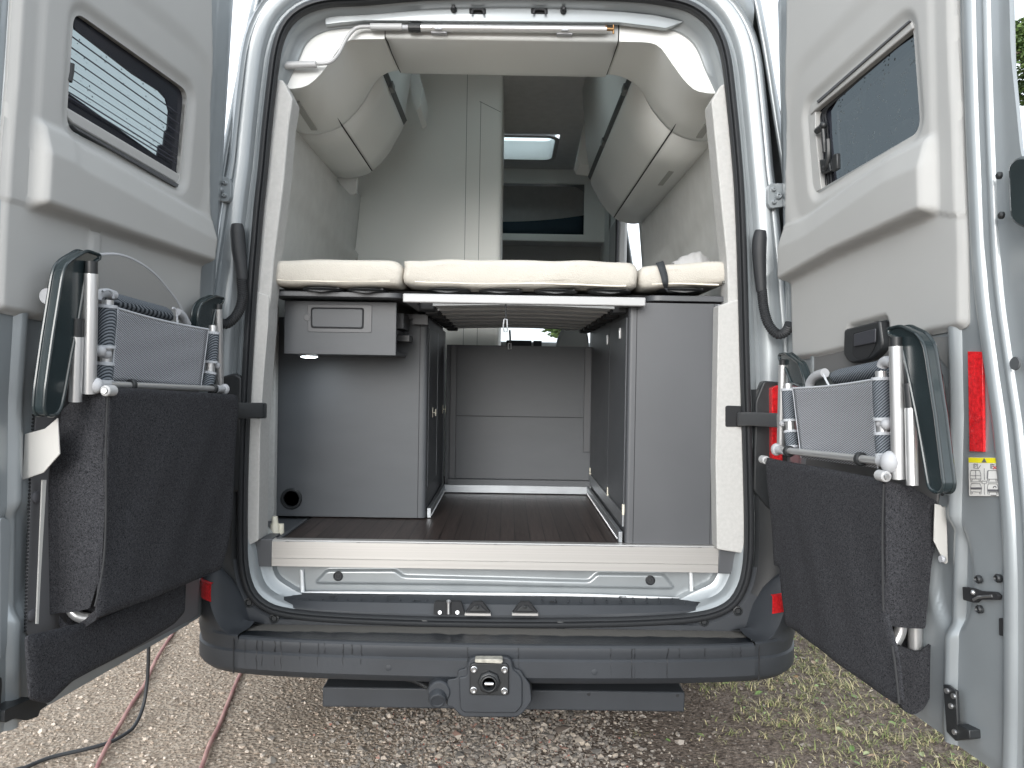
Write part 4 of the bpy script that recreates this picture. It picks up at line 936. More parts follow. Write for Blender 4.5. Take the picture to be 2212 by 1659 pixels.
# mattress springs (dark plate springs under the mattress)
mm = MB(); mc = MB()
for (x, y, w_) in [(700, 628, 46), (795, 630, 44), (970, 630, 48), (1082, 631, 48), (1200, 632, 48), (1315, 632, 48), (1470, 630, 52)]:
    c = P(x, y-1, .12); ww = w_*2.62/1661; mm.ball(c, ww, 12, (1, 1.0, .008/ww)); mc.tube([c+np.array([-ww*.8, -ww*.5, .001]), c+np.array([-ww*.2, -ww*.75, -.008]), c+np.array([ww*.2, -ww*.7, -.007]), c+np.array([ww*.8, -ww*.45, .004])], .0028, 6, smooth=4)
mm.build('plate_springs', BLACK, van); mc.build('spring_wires', mat('spring_plastic', (.16, .165, .17), .35), van)
m = MB(); m.box((-.78, .16, zs1+.001), (.66, 1.3, zs1+.012)); m.build('bed_base_cloth', mat('dark_base_cloth', (.03, .03, .032), .9), van)

# sliding door standing open outside the right body side
sd = [P(x, y, .75) for x, y in [(1640, 95), (1647, 72), (1652, 90), (1672, 190), (1688, 300), (1695, 420), (1700, 640), (1700, 900)]]
inn_ = [P(x, y, .75) for x, y in [(1690, 900), (1690, 640), (1684, 420), (1676, 300), (1660, 190), (1645, 110)]]
m = MB(); m.sheet(sd+inn_, (0, 1.2, 0)); m.build('sliding_door', PAINT, van, bevel=.004)
m = MB(); m.tube([P(x+1.5, y, .74) for x, y in [(1647, 73), (1652, 92), (1673, 190), (1689, 300), (1696, 420), (1701, 640)]], .006, 8, smooth=4); m.build('sliding_door_seal', RUB, van)
# wheels, under van
for s in (-1, 1):
    for y in (1.25, 4.6):
        wh = pempty('wheel', van)
        m = MB(); c = np.array([s*.72, y, .34]); m.lathe(c, (s, 0, 0), [(0, .21), (0, .30), (.02, .335), (.19, .335), (.21, .30), (.21, .21)], 40); m.build('tyre', RUB, wh)
        m = MB(); m.lathe(c, (s, 0, 0), [(.03, .205), (.20, .205), (.19, .18), (.16, .05), (.19, .03)], 32); m.build('rim', STEEL, wh)
# ---------------- rear doors ----------------
class Door:
    def __init__(s, side, hx, hy, ang, lean, z0=1.15):
        s.s = side; s.h = np.array([hx, hy, 0.]); a = R(ang)
        s.du = np.array([side*math.sin(a), -math.cos(a), 0]); s.nin = np.array([-side*math.cos(a), -math.sin(a), 0])
        s.z0 = z0; l = R(lean); up = np.array([0, 0, 1.])
        s.uv = up*math.cos(l)+s.nin*math.sin(l); s.nu = s.nin*math.cos(l)-up*math.sin(l)
    def pt(s, u, v, n):
        """u along the door from the hinge, v height along the door, n towards the inside face"""
        p = s.h+s.du*u
        if v <= s.z0: return p+s.nin*n+np.array([0, 0, v])
        k = min(1, (v-s.z0)/.05); nn = s.nin*(1-k)+s.nu*k
        return p+np.array([0, 0, s.z0])+s.uv*(v-s.z0)+nn*n
    def px(s, x, y, n=0.):
        p = PP(x, y, s.h+s.nin*n, s.nin)
        if p[2] <= s.z0: return np.array([np.dot(p-s.h, s.du), p[2]])
        q0 = s.h+np.array([0, 0, s.z0])+s.nu*n; p = PP(x, y, q0, s.nu)
        return np.array([np.dot(p-q0, s.du), s.z0+np.dot(p-q0, s.uv)])
    def at(s, x, y, n=0.):
        u, v = s.px(x, y, n); return s.pt(u, v, n)
    def end(s, x, y, u0):
        """point on the plane u = u0 (square to the door)"""
        return PP(x, y, s.h+s.du*u0, s.du)
DL = Door(-1, -.93, -.03, 8, 3.2); DR = Door(1, .912, -.03, 6, 2.8)
WCOL = {}
def door_build(D, o):
    dr = pempty('rear_door', van, o['label'])
    W = .975; zb = .44; zt = 2.43
    # metal sheet: profile across the width (u, n)
    prof_ = [(0, -.06), (.0, -.012), (.03, -.004), (.10, -.004), (.11, .0), (.79, .0), (.800, .004), (.808, .016), (.822, .016), (.832, .001), (.893, .0), (.900, .010), (.908, .011), (.916, .001), (.924, -.008), (.936, -.008), (.942, .002), (.954, .002), (.963, -.012), (.972, -.018), (.978, -.035), (.978, -.075), (.965, -.085), (.5, -.095), (.1, -.085), (0, -.06)]
    zz = [zb, zb+.02, .6, .8, 1.0, 1.15, 1.2, 1.4, 1.7, 2.0, 2.2, 2.33, zt]
    win = rnd([D.px(x, y, .02) for x, y in o['win']], [.035, .035, .035, .035], 6)
    wb0, wb1 = np.array(win).min(0), np.array(win).max(0)
    # frame around the glass: front skin as height field with a hole, back skin likewise
    def nmet(u, v):
        n = np.interp(u, [p[0] for p in prof_[1:21]], [p[1] for p in prof_[1:21]])
        # gutter swerves inwards below the lock (as pressed)
        ur = np.interp(v, [.6, .9, 1.03, 1.15, 1.44, 1.8], [.985, .975, .958, .935, .888, .878])
        n = np.where(u > .84, .001-.016*sstep(.0, .07, u-ur), n)
        # stamped recess lower down
        dd = np.sqrt(((u-.80)/.07)**2+((v-.80)/.13)**2); n = n-.016*sstep(1.05, .75, dd)
        return n-.004*sstep(zb+.03, zb, v)
    uf = DR.px(2170, 200, 0)[0]; vf = DR.px(2185, 335, 0)[1]
    out = [(.0, zb+.03), (.03, zb), (1.0, zb), (1.03, zb+.03), (1.03, vf-.10), (uf+.02, vf), (uf, vf+.2), (uf-.002, 2.22), (.92, 2.33), (.85, 2.41), (.75, zt), (.0, zt)]
    wh = [tuple(D.pt(0, 0, 0)*0)] and [[(w_[0], w_[1]) for w_ in rnd([(wb0[0]-.0, wb0[1]-.0), (wb1[0], wb0[1]), (wb1[0], wb1[1]), (wb0[0], wb1[1])], .05, 5)]]
    cw = np.array(win).mean(0); wh = [[tuple(cw+(np.array(p)-cw)*1.07) for p in win]]
    wo = [rnd([(wb0[0]-.20, wb0[1]-.04), (wb1[0]+.03, wb0[1]-.04), (wb1[0]+.03, wb1[1]+.03), (wb0[0]-.20, wb1[1]+.03)], .04, 5)]; wo = [[(max(.03, a), b_) for a, b_ in wo[0]]]
    hfield(rnd(out, .02, 4), wh, nmet, D.pt, .0085, -.022).build('door_metal', PAINT, dr, smooth=50)
    hfield(rnd([(a*.93, b_) for a, b_ in out], .03, 4), wo, lambda u, v: np.full_like(u, -.08)-.010*np.sin((u/.97)*3.1), D.pt, .014, -.02).build('outer_skin', PAINT, dr, smooth=50)
    vs_ = np.linspace(zb+.01, 2.25, 90); urf = lambda v: float(np.interp(v, [.6, .9, 1.03, 1.15, 1.44, 1.8], [.985, .975, .958, .935, .888, .878]))
    vsm = [sum(urf(v+k*.03) for k in (-3, -2, -1, 0, 1, 2, 3))/7 for v in vs_]
    MB().loft([[D.pt(u_+a, v, n_) for a, n_ in [(-.020, -.001), (-.016, .004), (-.012, .009), (-.006, .0105), (.004, .0100), (.010, .008), (.014, .002), (.018, -.010)]] for v, u_ in zip(vs_, vsm)]).build('pressed_ridge', PAINT, dr, smooth=60)
    MB().loft([[D.pt(u_+a, v, n_) for a, n_ in [(.026, -.012), (.029, -.003), (.033, .0), (.040, -.001), (.044, -.006), (.047, -.018)]] for v, u_ in zip(vs_, vsm)]).build('pressed_ridge', PAINT, dr, smooth=60)
    # light grey inner lining
    A = lambda l, n=.03: [tuple(D.px(x, y, n)) for x, y in l]
    ol = rnd(A(o['panel']), o['pr'], 5)
    crease = A(o['crease']); ledge = A(o['ledge']); uE = o['uE'](D)
    def lin(pts, u):
        pts = sorted(pts); return np.interp(u, [p[0] for p in pts], [p[1] for p in pts])
    wc = (wb0+wb1)/2
    def npan(u, v):
        e = sstep(0, .022, uE-u); zc = lin(crease, u); zl = lin(ledge, u)
        bul = sstep(-.012, .006, zc-v)*(.4+.6*np.clip((zc-v)/.06, 0, 1))*sstep(-.003, .020, v-zl)
        n = .018+e*(.006+.030*bul)*sstep(-.01, .012, v-zl)+.004*(v > zl)
        dw = -dist_in(u, v, win); n = n-.011*sstep(.035, .004, dw)*(v > zl)
        n += .006*sstep(.10, .16, dw)*(v > zc)*e*sstep(2.35, 2.1, v)
        # soft rounded outer rim
        do = dist_in(u, v, ol); n = n-.014*(1-sstep(0, .014, do))
        n += .0007*np.sin(u*9+v*5)
        for (x0, x1, h) in o.get('ribs', []):
            n += h*sstep(x0-.004, x0+.004, u)*sstep(x1+.004, x1-.004, u)*(v < zl-.01)
        return n
    hfield(ol, [win], npan, D.pt, .0062, .001).build('inner_panel', PANEL, dr, smooth=50)
    # window recess sides, glass, blind cassette
    wn = pempty('door_window', van); wn.parent = dr; bpy.data.objects.remove(wn)
    m = MB(); m.loft([[D.pt(u, v, .012) for u, v in win], [D.pt(u, v, -.014) for u, v in win]], closed=True); m.build('window_reveal', mat('reveal_grey', (.40, .40, .385), .6), dr, smooth=50)
    c_ = np.array(win).mean(0)
    big = [c_+(np.array(p)-c_)*1.06 for p in win]
    m = MB(); m.add([D.pt(u, v, -.015) for u, v in big], [tuple(range(len(big)))]); m.build('window_pane', o['glass'], dr, smooth=0)
    return dr, win
oL = dict(label='open left rear door with black striped blind lines across its window',
    win=[(163, 22), (408, 197), (390, 401), (145, 278)],
    panel=[(50, -40), (464, -40), (462, 200), (456, 520), (447, 596), (441, 740), (107, 694), (7, 674), (14, 500), (24, 330), (38, 167)],
    pr=[0, 0, .01, .01, .01, .02, .03, .02, 0, 0, 0],
    crease=Q('A0', (205, 772), (440, 885), (480, 925), (1320, 1405)), ledge=Q('A0', (90, 1300), (230, 1352), (1290, 1705)),
    uE=lambda D: D.px(73, 300, .03)[0], glass=GLASS_L, ribs=[(.60, .635, .006), (.10, .12, .005)])
oR = dict(label='open right rear door with a window lever and a red reflective strip',
    win=Q('A3', (418, 700), (1083, 122), (1138, 850), (468, 1256)),
    panel=[(2046, -40), (1693, -40), (1694, 300), (1694, 604), (1696, 615), (1700, 779)]+Q('B3', (440, 762), (645, 715), (650, 575), (885, 512), (905, 652), (960, 665), (1130, 622), (1385, 572), (1378, 0))+Q('A3', (1345, 700), (1320, 200)),
    pr=[0, 0, 0, .004, .004, .02, .01, .012, .012, .012, .01, .01, .01, .02, 0, 0, 0],
    crease=Q('A3', (1250, 878), (1130, 935), (960, 1020), (440, 1395), (310, 1462)), ledge=Q('A3', (1345, 1400), (1235, 1385), (600, 1660))+Q('B3', (262, 286)),
    uE=lambda D: D.px(2018, 250, .03)[0], glass=GLASS_R)
drL, winL = door_build(DL, oL); drR, winR = door_build(DR, oR)
# --- left window: blind stripes, dark bands, cassette
def dpoly(D, dr, pts, n, th, name, m, r=0, bevel=0, raw=False, smooth=35):
    q = [D.px(x, y, n) for x, y in pts]
    if r: q = rnd(q, r, 4)
    return MB().prism([D.pt(u, v, n) for u, v in q], [D.pt(u, v, n-th) for u, v in q]).build(name, m, dr, bevel=bevel, smooth=smooth)
def qa(z, l): return Q(z, *l)
NAVY = mat('dark_window_print', (.012, .014, .022), .25)
dpoly(DL, drL, qa('A0', [(470, 60), (700, 170), (1215, 590), (1235, 660), (1215, 900), (1180, 1150), (1015, 1030), (1030, 940), (1060, 940), (1070, 850), (1085, 840), (1095, 720), (1075, 640), (1030, 590), (860, 480), (485, 190)]), 0.003, .004, 'window_surround', NAVY)
dpoly(DL, drL, qa('A0', [(440, 600), (1030, 1020), (1180, 1140), (1178, 1150), (1160, 1150), (430, 700)]), 0.005, .004, 'window_surround', NAVY)
mm = MB()
for (x0, y0, x1, y1, r_) in [(482, 250, 1160, 742, 4), (474, 318, 1160, 803, 4), (468, 385, 1158, 863, 3.5), (465, 452, 1156, 916, 3), (462, 510, 1152, 962, 2.5), (452, 560, 1148, 1004, 2.5), (445, 600, 1146, 1036, 4), (440, 630, 1142, 1060, 4)]:
    a_, b_ = Q('A0', (x0-14, y0-12), (x1, y1)); mm.tube([DL.at(*a_, 0.013), DL.at(*b_, 0.013)], r_*.00042, 6)
mm.build('blind_lines', mat('blind_line', (.03, .033, .05), .5), drL)
a_ = DL.px(*Q('A0', (440, 700))[0], -.01); 
dpoly(DL, drL, qa('A0', [(430, 690), (1175, 1135), (1160, 1180), (1150, 1190), (470, 800), (436, 760)]), 0.015, .02, 'blind_cassette', PANEL, bevel=.004)
dpoly(DL, drL, qa('A0', [(470, 812), (1160, 1195), (1150, 1215), (1120, 1200), (500, 840)]), 0.027, .02, 'blind_rail', DARK2)
m = MB(); c = DL.at(*Q('A0', (458, 470))[0], -.012); m.tube([DL.at(*p, 0.016) for p in Q('A0', (466, 412), (462, 470), (450, 528))], .006, 8); m.build('window_catch', BLACK, drL)
# --- right window: frame, blind cassette, stay lever
dpoly(DR, drR, qa('A3', [(1092, 190), (1100, 210), (600, 640), (552, 720), (560, 900), (590, 1170), (500, 1225), (470, 1010), (458, 760), (470, 700)]), -0.001, .006, 'window_surround', NAVY)
for k in range(3):
    mm = MB(); d = 22+k*22
    mm.tube([DR.at(*p, 0.005) for p in catmull(Q('A3', (1095, 195+d*.3), (640, 600+d*.2), (500+d*.5, 720), (485+d*.8, 820), (500+d*.8, 1000), (510+d*.9, 1200)), 5)], .0022, 6); mm.build('window_gasket', RUB, drR)
dpoly(DR, drR, qa('A3', [(424, 690), (1070, 128), (1090, 160), (1092, 185), (470, 705), (430, 745)]), 0.023, .02, 'blind_cassette', PANEL, bevel=.003)
dpoly(DR, drR, qa('A3', [(470, 655), (1068, 132), (1074, 140), (478, 668)]), 0.027, .005, 'blind_rail', DARK2)
dpoly(DR, drR, qa('A3', [(415, 745), (462, 720), (462, 850), (500, 1225), (470, 1245), (445, 1200)]), 0.019, .02, 'blind_guide', PANEL, bevel=.002)
dpoly(DR, drR, qa('A3', [(470, 1240), (1092, 878), (1100, 890), (480, 1255)]), 0.017, .02, 'blind_rail', mat('rail_grey', (.25, .26, .26), .5), bevel=.001)
st_ = bpy.data.objects
mm = MB(); A3 = lambda *p: [DR.at(*q, 0.021) for q in Q('A3', *p)]
mm.tube(A3((472, 850), (515, 815)), .009, 8); mm.ball(A3((515, 812))[0], .011, 8); mm.tube(A3((512, 830), (525, 990)), .0065, 8)
mm.tube(A3((545, 905), (548, 1000), (535, 1080), (520, 1090)), .0085, 8, smooth=3); mm.build('stay_arm', BLACK, drR, bevel=0)
dpoly(DR, drR, qa('A3', [(575, 1000), (600, 992), (602, 1095), (575, 1112), (560, 1100), (565, 1060)]), 0.031, .012, 'stay_lever', BLACK, bevel=.003)
dpoly(DR, drR, qa('A3', [(488, 1035), (545, 1030), (560, 1110), (498, 1130)]), 0.021, .015, 'stay_mount', BLACK, bevel=.003)
mm = MB()
for p in [(500, 1044), (568, 1092), (505, 1115), (517, 808)]: mm.ball(DR.at(*Q('A3', p)[0], .004), .0035, 6)
mm.build('stay_screws', STEEL, drR)
# stickers, slots, screws and catches on the right door metal
dpoly(DR, drR, [(2090, 759), (2122, 760), (2124, 976), (2094, 975)], .006, .006, 'reflective_strip', RED, bevel=.0005)
# the red strip on a pale backing
STW = mat('sticker_white', (.72, .72, .70), .4); STY = mat('sticker_yellow', (.82, .74, .02), .4); INK = mat('sticker_ink', (.12, .12, .13), .6); INKR = mat('sticker_red', (.6, .03, .03), .6)
def T(x, y): return ((2400+x*160/664)*K, (860+y*160/664)*K)
NS = .006
dpoly(DR, drR, [T(88, 1176), T(412, 1182), T(418, 1578), T(95, 1576)], NS, .006, 'warning_sticker', STW, r=.003)
dpoly(DR, drR, [T(88, 1178), T(412, 1183), T(412, 1236), T(89, 1230)], NS+.0006, .0004, 'sticker_band', STY)
dpoly(DR, drR, [T(250, 1184), T(276, 1230), T(224, 1229)], NS+.0012, .0004, 'sticker_triangle', INK)
mm = MB()
def ln(*ps, r=.0005, c=False):
    q = [DR.at(*T(*p), NS+.0006) for p in ps]; mm.tube(q+([q[0]] if c else []), r, 5)
ln((143, 1243), (183, 1244), (183, 1290), (143, 1288), c=True); ln((153, 1285), (153, 1250), (170, 1250), (172, 1266), (154, 1268)); ln((178, 1275), (190, 1292), (214, 1260))
ln((317, 1247), (357, 1248), (357, 1292), (317, 1290), c=True); ln((327, 1288), (327, 1254), (344, 1254), (346, 1270), (328, 1272))
for ox, oy in ((0, 0), (175, 2)):
    ln((115+ox, 1310+oy), (205+ox, 1311+oy), (217+ox, 1350+oy), (219+ox, 1400+oy), (108+ox, 1399+oy), (108+ox, 1350+oy), c=True); ln((108+ox, 1365+oy), (217+ox, 1366+oy)) if not ox else None
    ln((112+ox, 1400+oy), (112+ox, 1418+oy), (128+ox, 1418+oy), (128+ox, 1400+oy)); ln((198+ox, 1400+oy), (198+ox, 1420+oy), (214+ox, 1420+oy), (214+ox, 1400+oy))
    ln((118+ox, 1448+oy), (206+ox, 1449+oy), (222+ox, 1485+oy), (222+ox, 1535+oy), (112+ox, 1533+oy), (110+ox, 1485+oy), c=True)
    ln((114+ox, 1535+oy), (114+ox, 1555+oy), (130+ox, 1555+oy), (130+ox, 1535+oy)); ln((204+ox, 1535+oy), (204+ox, 1557+oy), (220+ox, 1557+oy), (220+ox, 1537+oy))
ln((163, 1311), (163, 1399)); ln((290, 1315), (284, 1395), r=.0012); ln((385, 1316), (394, 1396), r=.0012)
ln((252, 1290), (254, 1410)); ln((254, 1450), (256, 1562)); ln((105, 1430), (225, 1431)); ln((285, 1433), (395, 1434)); ln((228, 1420), (252, 1424), (276, 1420), (276, 1446), (252, 1449), (230, 1446), c=True)
ln((345, 1495), (350, 1480), (365, 1476), (375, 1488), r=.0008); ln((320, 1568), (378, 1572), r=.0009)
mm.build('sticker_drawing', INK, drR)
for oy, x0, x1 in ((1486, 107, 226), (1507, 283, 397)):
    dpoly(DR, drR, [T(x0, oy), T(x1, oy+2), T(x1, oy+24), T(x0, oy+22)], NS+.0008, .0003, 'sticker_drawing', INK)
mm = MB(); ln((342, 1268), (378, 1296), r=.0008); ln((378, 1268), (344, 1298), r=.0008); mm.build('sticker_cross', INKR, drR)
c3 = lambda *p: Q('C3', *p)
dpoly(DR, drR, c3((1258, 615), (1310, 625), (1350, 640), (1440, 645), (1462, 665), (1455, 690), (1345, 690), (1325, 708), (1262, 690)), .0125, .01, 'latch_slot', GAP, r=.003)
m = MB(); c = DR.at(*c3((1320, 648))[0], .014); m.ball(c, .0055, 8); m.tube([DR.at(*p, .013) for p in c3((1322, 690), (1350, 675), (1430, 668))], .003, 6); m.build('latch_pin', STEEL, drR)
mm = MB()
for p in [(1360, 572), (1473, 566), (1365, 745)]:
    c = DR.at(*c3(p)[0], .004); MB().lathe(c, DR.nin, [(0, .0085), (.006, .0085), (.009, .006), (.006, .004)], 14).build('door_screw', BLACK, drR)
for p in [(1662, 1138), (1676, 1396)]:
    c = DR.at(*Q('A3', p)[0], .002); MB().lathe(c, DR.nin, [(0, .0075), (.005, .0075), (.008, .004)], 12).build('door_screw', BLACK, drR)
dpoly(DR, drR, c3((1468, 795), (1502, 795), (1503, 898), (1470, 896)), .006, .004, 'drain_slot', GAP, r=.003)
c = DR.at(2194, 785, .003); m = MB(); m.lathe(c, DR.nin, [(0, .0135), (.003, .0125)], 20); m.build('hole_plug', mat('plug_grey', (.07, .075, .08), .6), drR)
m = MB(); q = rnd([DR.px(*p, .022) for p in Q('A3', (1705, 1070), (1765, 1015), (1815, 1010), (1900, 1020), (1900, 1490), (1790, 1480), (1720, 1430))], .015, 4)
m.prism([DR.pt(u, v, .022) for u, v in q], [DR.pt(u, v, -.03) for u, v in q]); m.build('side_latch', ARMM, drR, bevel=.006)
m = MB(); q = [DR.px(*p, .02) for p in c3((1160, 1178), (1185, 1180), (1235, 1215), (1248, 1500), (1232, 1503), (1180, 1450))]
m.prism([DR.pt(u, v, .026) for u, v in q], [DR.pt(u, v, .018) for u, v in q]); q = [DR.px(*p, .02) for p in c3((1240, 1405), (1312, 1440), (1315, 1490), (1245, 1500))]; m.prism([DR.pt(u, v, .026) for u, v in q], [DR.pt(u, v, -.01) for u, v in q]); m.build('door_stop_bracket', BLACK, drR, bevel=.002)
mm = MB()
for p in [(1172, 1215), (1210, 1245), (1195, 1302), (1216, 1452)]: MB().lathe(DR.at(*c3(p)[0], .026), DR.nin, [(0, .006), (.004, .0055), (.004, .003)], 12).build('bracket_screw', STEEL, drR)
# recess, triangle, riveted lining edge and handle bowl
dpoly(DR, drR, Q('B3', (1205, 645), (1225, 630), (1355, 622), (1366, 640), (1365, 850), (1345, 862), (1210, 690)), .004, .003, 'triangle_cover', mat('cover_grey', (.17, .175, .175), .6), r=.008)
dpoly(DR, drR, Q('B3', (444, 752), (650, 712), (930, 660), (1130, 700), (1265, 850), (1295, 960))+c3((1120, 60), (1075, 400), (1000, 900), (900, 1150), (200, 800))+[(1735, 1100), (1752, 780)], .006, .005, 'lower_lining', mat('dark_lining', (.13, .13, .13), .6, bump=.1), r=.006, bevel=.002)
mm = MB(); pts = [DR.at(*p, .008) for p in Q('B3', (1190, 770), (1280, 870), (1290, 1100), (1290, 1400), (1285, 1650))]; pts = resample(pts, 60)
for i, p in enumerate(pts):
    mm.ball(p, .0032, 4)
mm.build('lining_stitches', GAP, drR)['kind'] = 'stuff'
m = MB(); m.lathe(DR.at(*Q('B3', (1238, 958))[0], .006), DR.nin, [(0, .016), (.004, .015), (.006, .01), (.0062, .002)], 20); m.lathe(DR.at(*c3((1145, 455))[0], .02), DR.nin, [(0, .008), (.006, .007)], 14); m.build('lining_plug', GREYP, drR)
hd_ = rnd([DR.px(*p, .02) for p in Q('B3', (665, 580), (895, 522), (918, 700), (850, 775), (700, 800), (660, 740))], [.01, .006, .02, .03, .02, .01], 5)
m = MB(); m.prism([DR.pt(u, v, .028) for u, v in hd_], [DR.pt(u, v, .0) for u, v in hd_]); m.build('inner_handle', BLACK, drR, bevel=.005)
hd2 = rnd([DR.px(*p, .03) for p in Q('B3', (706, 605), (852, 570), (852, 690), (800, 770), (735, 780), (700, 740))], [.006, .006, .02, .02, .02, .01], 5)
m = MB(); m.prism([DR.pt(u, v, .0295) for u, v in hd2], [DR.pt(u, v, .0285) for u, v in hd2]); m.build('handle_bowl', GAP, drR)
dpoly(DR, drR, Q('B3', (710, 610), (850, 573), (850, 665), (710, 692)), .034, .004, 'handle_grip', mat('grip_black', (.035, .037, .045), .45), r=.004, bevel=.002)
dpoly(DR, drR, Q('B3', (430, 755), (442, 752), (446, 960), (432, 970)), .012, .008, 'lining_edge', PAINT)
# left door: lower dark lining, strip, latch at the bottom
dpoly(DL, drL, [(85, 800), (105, 770), (150, 700), (430, 760), (430, 1330)]+Q('C0', (850, 940), (430, 1150), (150, 880), (160, 500), (180, 0)), .006, .005, 'lower_lining', mat('dark_lining_left', (.11, .11, .115), .6, bump=.1), r=.01, bevel=.002)
mm = MB(); pts = resample([DL.at(*p, .008) for p in Q('B0', (300, 780), (235, 880), (215, 1200))+Q('C0', (172, 0), (155, 500), (145, 870))], 80)
for p in pts: mm.ball(p, .003, 4)
mm.build('lining_stitches', GAP, drL)['kind'] = 'stuff'
m = MB()
for p in [(207, 98), (182, 780)]: m.lathe(DL.at(*Q('C0', p)[0], .006), DL.nin, [(0, .014), (.004, .013), (.006, .008), (.0062, .002)], 20)
m.lathe(DL.at(*Q('B0', (265, 925))[0], .006), DL.nin, [(0, .014), (.004, .013), (.006, .008)], 20); m.build('lining_plug', mat('plug_dark', (.1, .1, .11), .6), drL)
dpoly(DL, drL, Q('C0', (245, 0), (268, 0), (235, 560), (222, 830), (210, 828)), .030, .003, 'pale_edge_strip', PAPER)
dpoly(DL, drL, Q('C0', (0, 215), (55, 225), (62, 300), (40, 960), (0, 1050)), .0035, .003, 'door_recess', PAINT, r=.01, bevel=.003)
m = MB(); q = rnd([DL.px(*p, .03) for p in Q('C0', (0, 1325), (170, 1250), (255, 1290), (205, 1330), (200, 1360), (130, 1385), (60, 1372), (0, 1400))], .006, 3)
m.prism([DL.pt(u, v, .04) for u, v in q], [DL.pt(u, v, -.02) for u, v in q]); m.build('bottom_latch', BLACK, drL, bevel=.003)
dpoly(DL, drL, Q('C0', (-40, 1140), (12, 1135), (15, 1180), (0, 1390), (-40, 1400)), .03, .02, 'door_stop_bracket', BLACK, r=.004, bevel=.002)
# off-white folded sheet brackets that hold the bags
q = [DL.end(x, y, .79) for x, y in Q('B0', (160, 1310), (290, 1275), (372, 1205), (385, 1440), (280, 1560), (142, 1608))]
MB().sheet(q, DL.du*-.004).build('sheet_bracket', PAPER, drL, bevel=.001)
q = [DR.end(x, y, .78) for x, y in Q('C3', (1102, 138), (1135, 145), (1142, 155), (1166, 153), (1176, 475), (1160, 485), (1095, 350))]
MB().sheet(q, DR.du*-.004).build('sheet_bracket', PAPER, drR, bevel=.001)
m = MB(); c = DR.end(*Q('C3', (1140, 455))[0], .79); m.lathe(c, (0, -1, 0), [(0, .008), (.006, .007), (.006, .003)], 14); m.build('bracket_bolt', STEEL, drR)

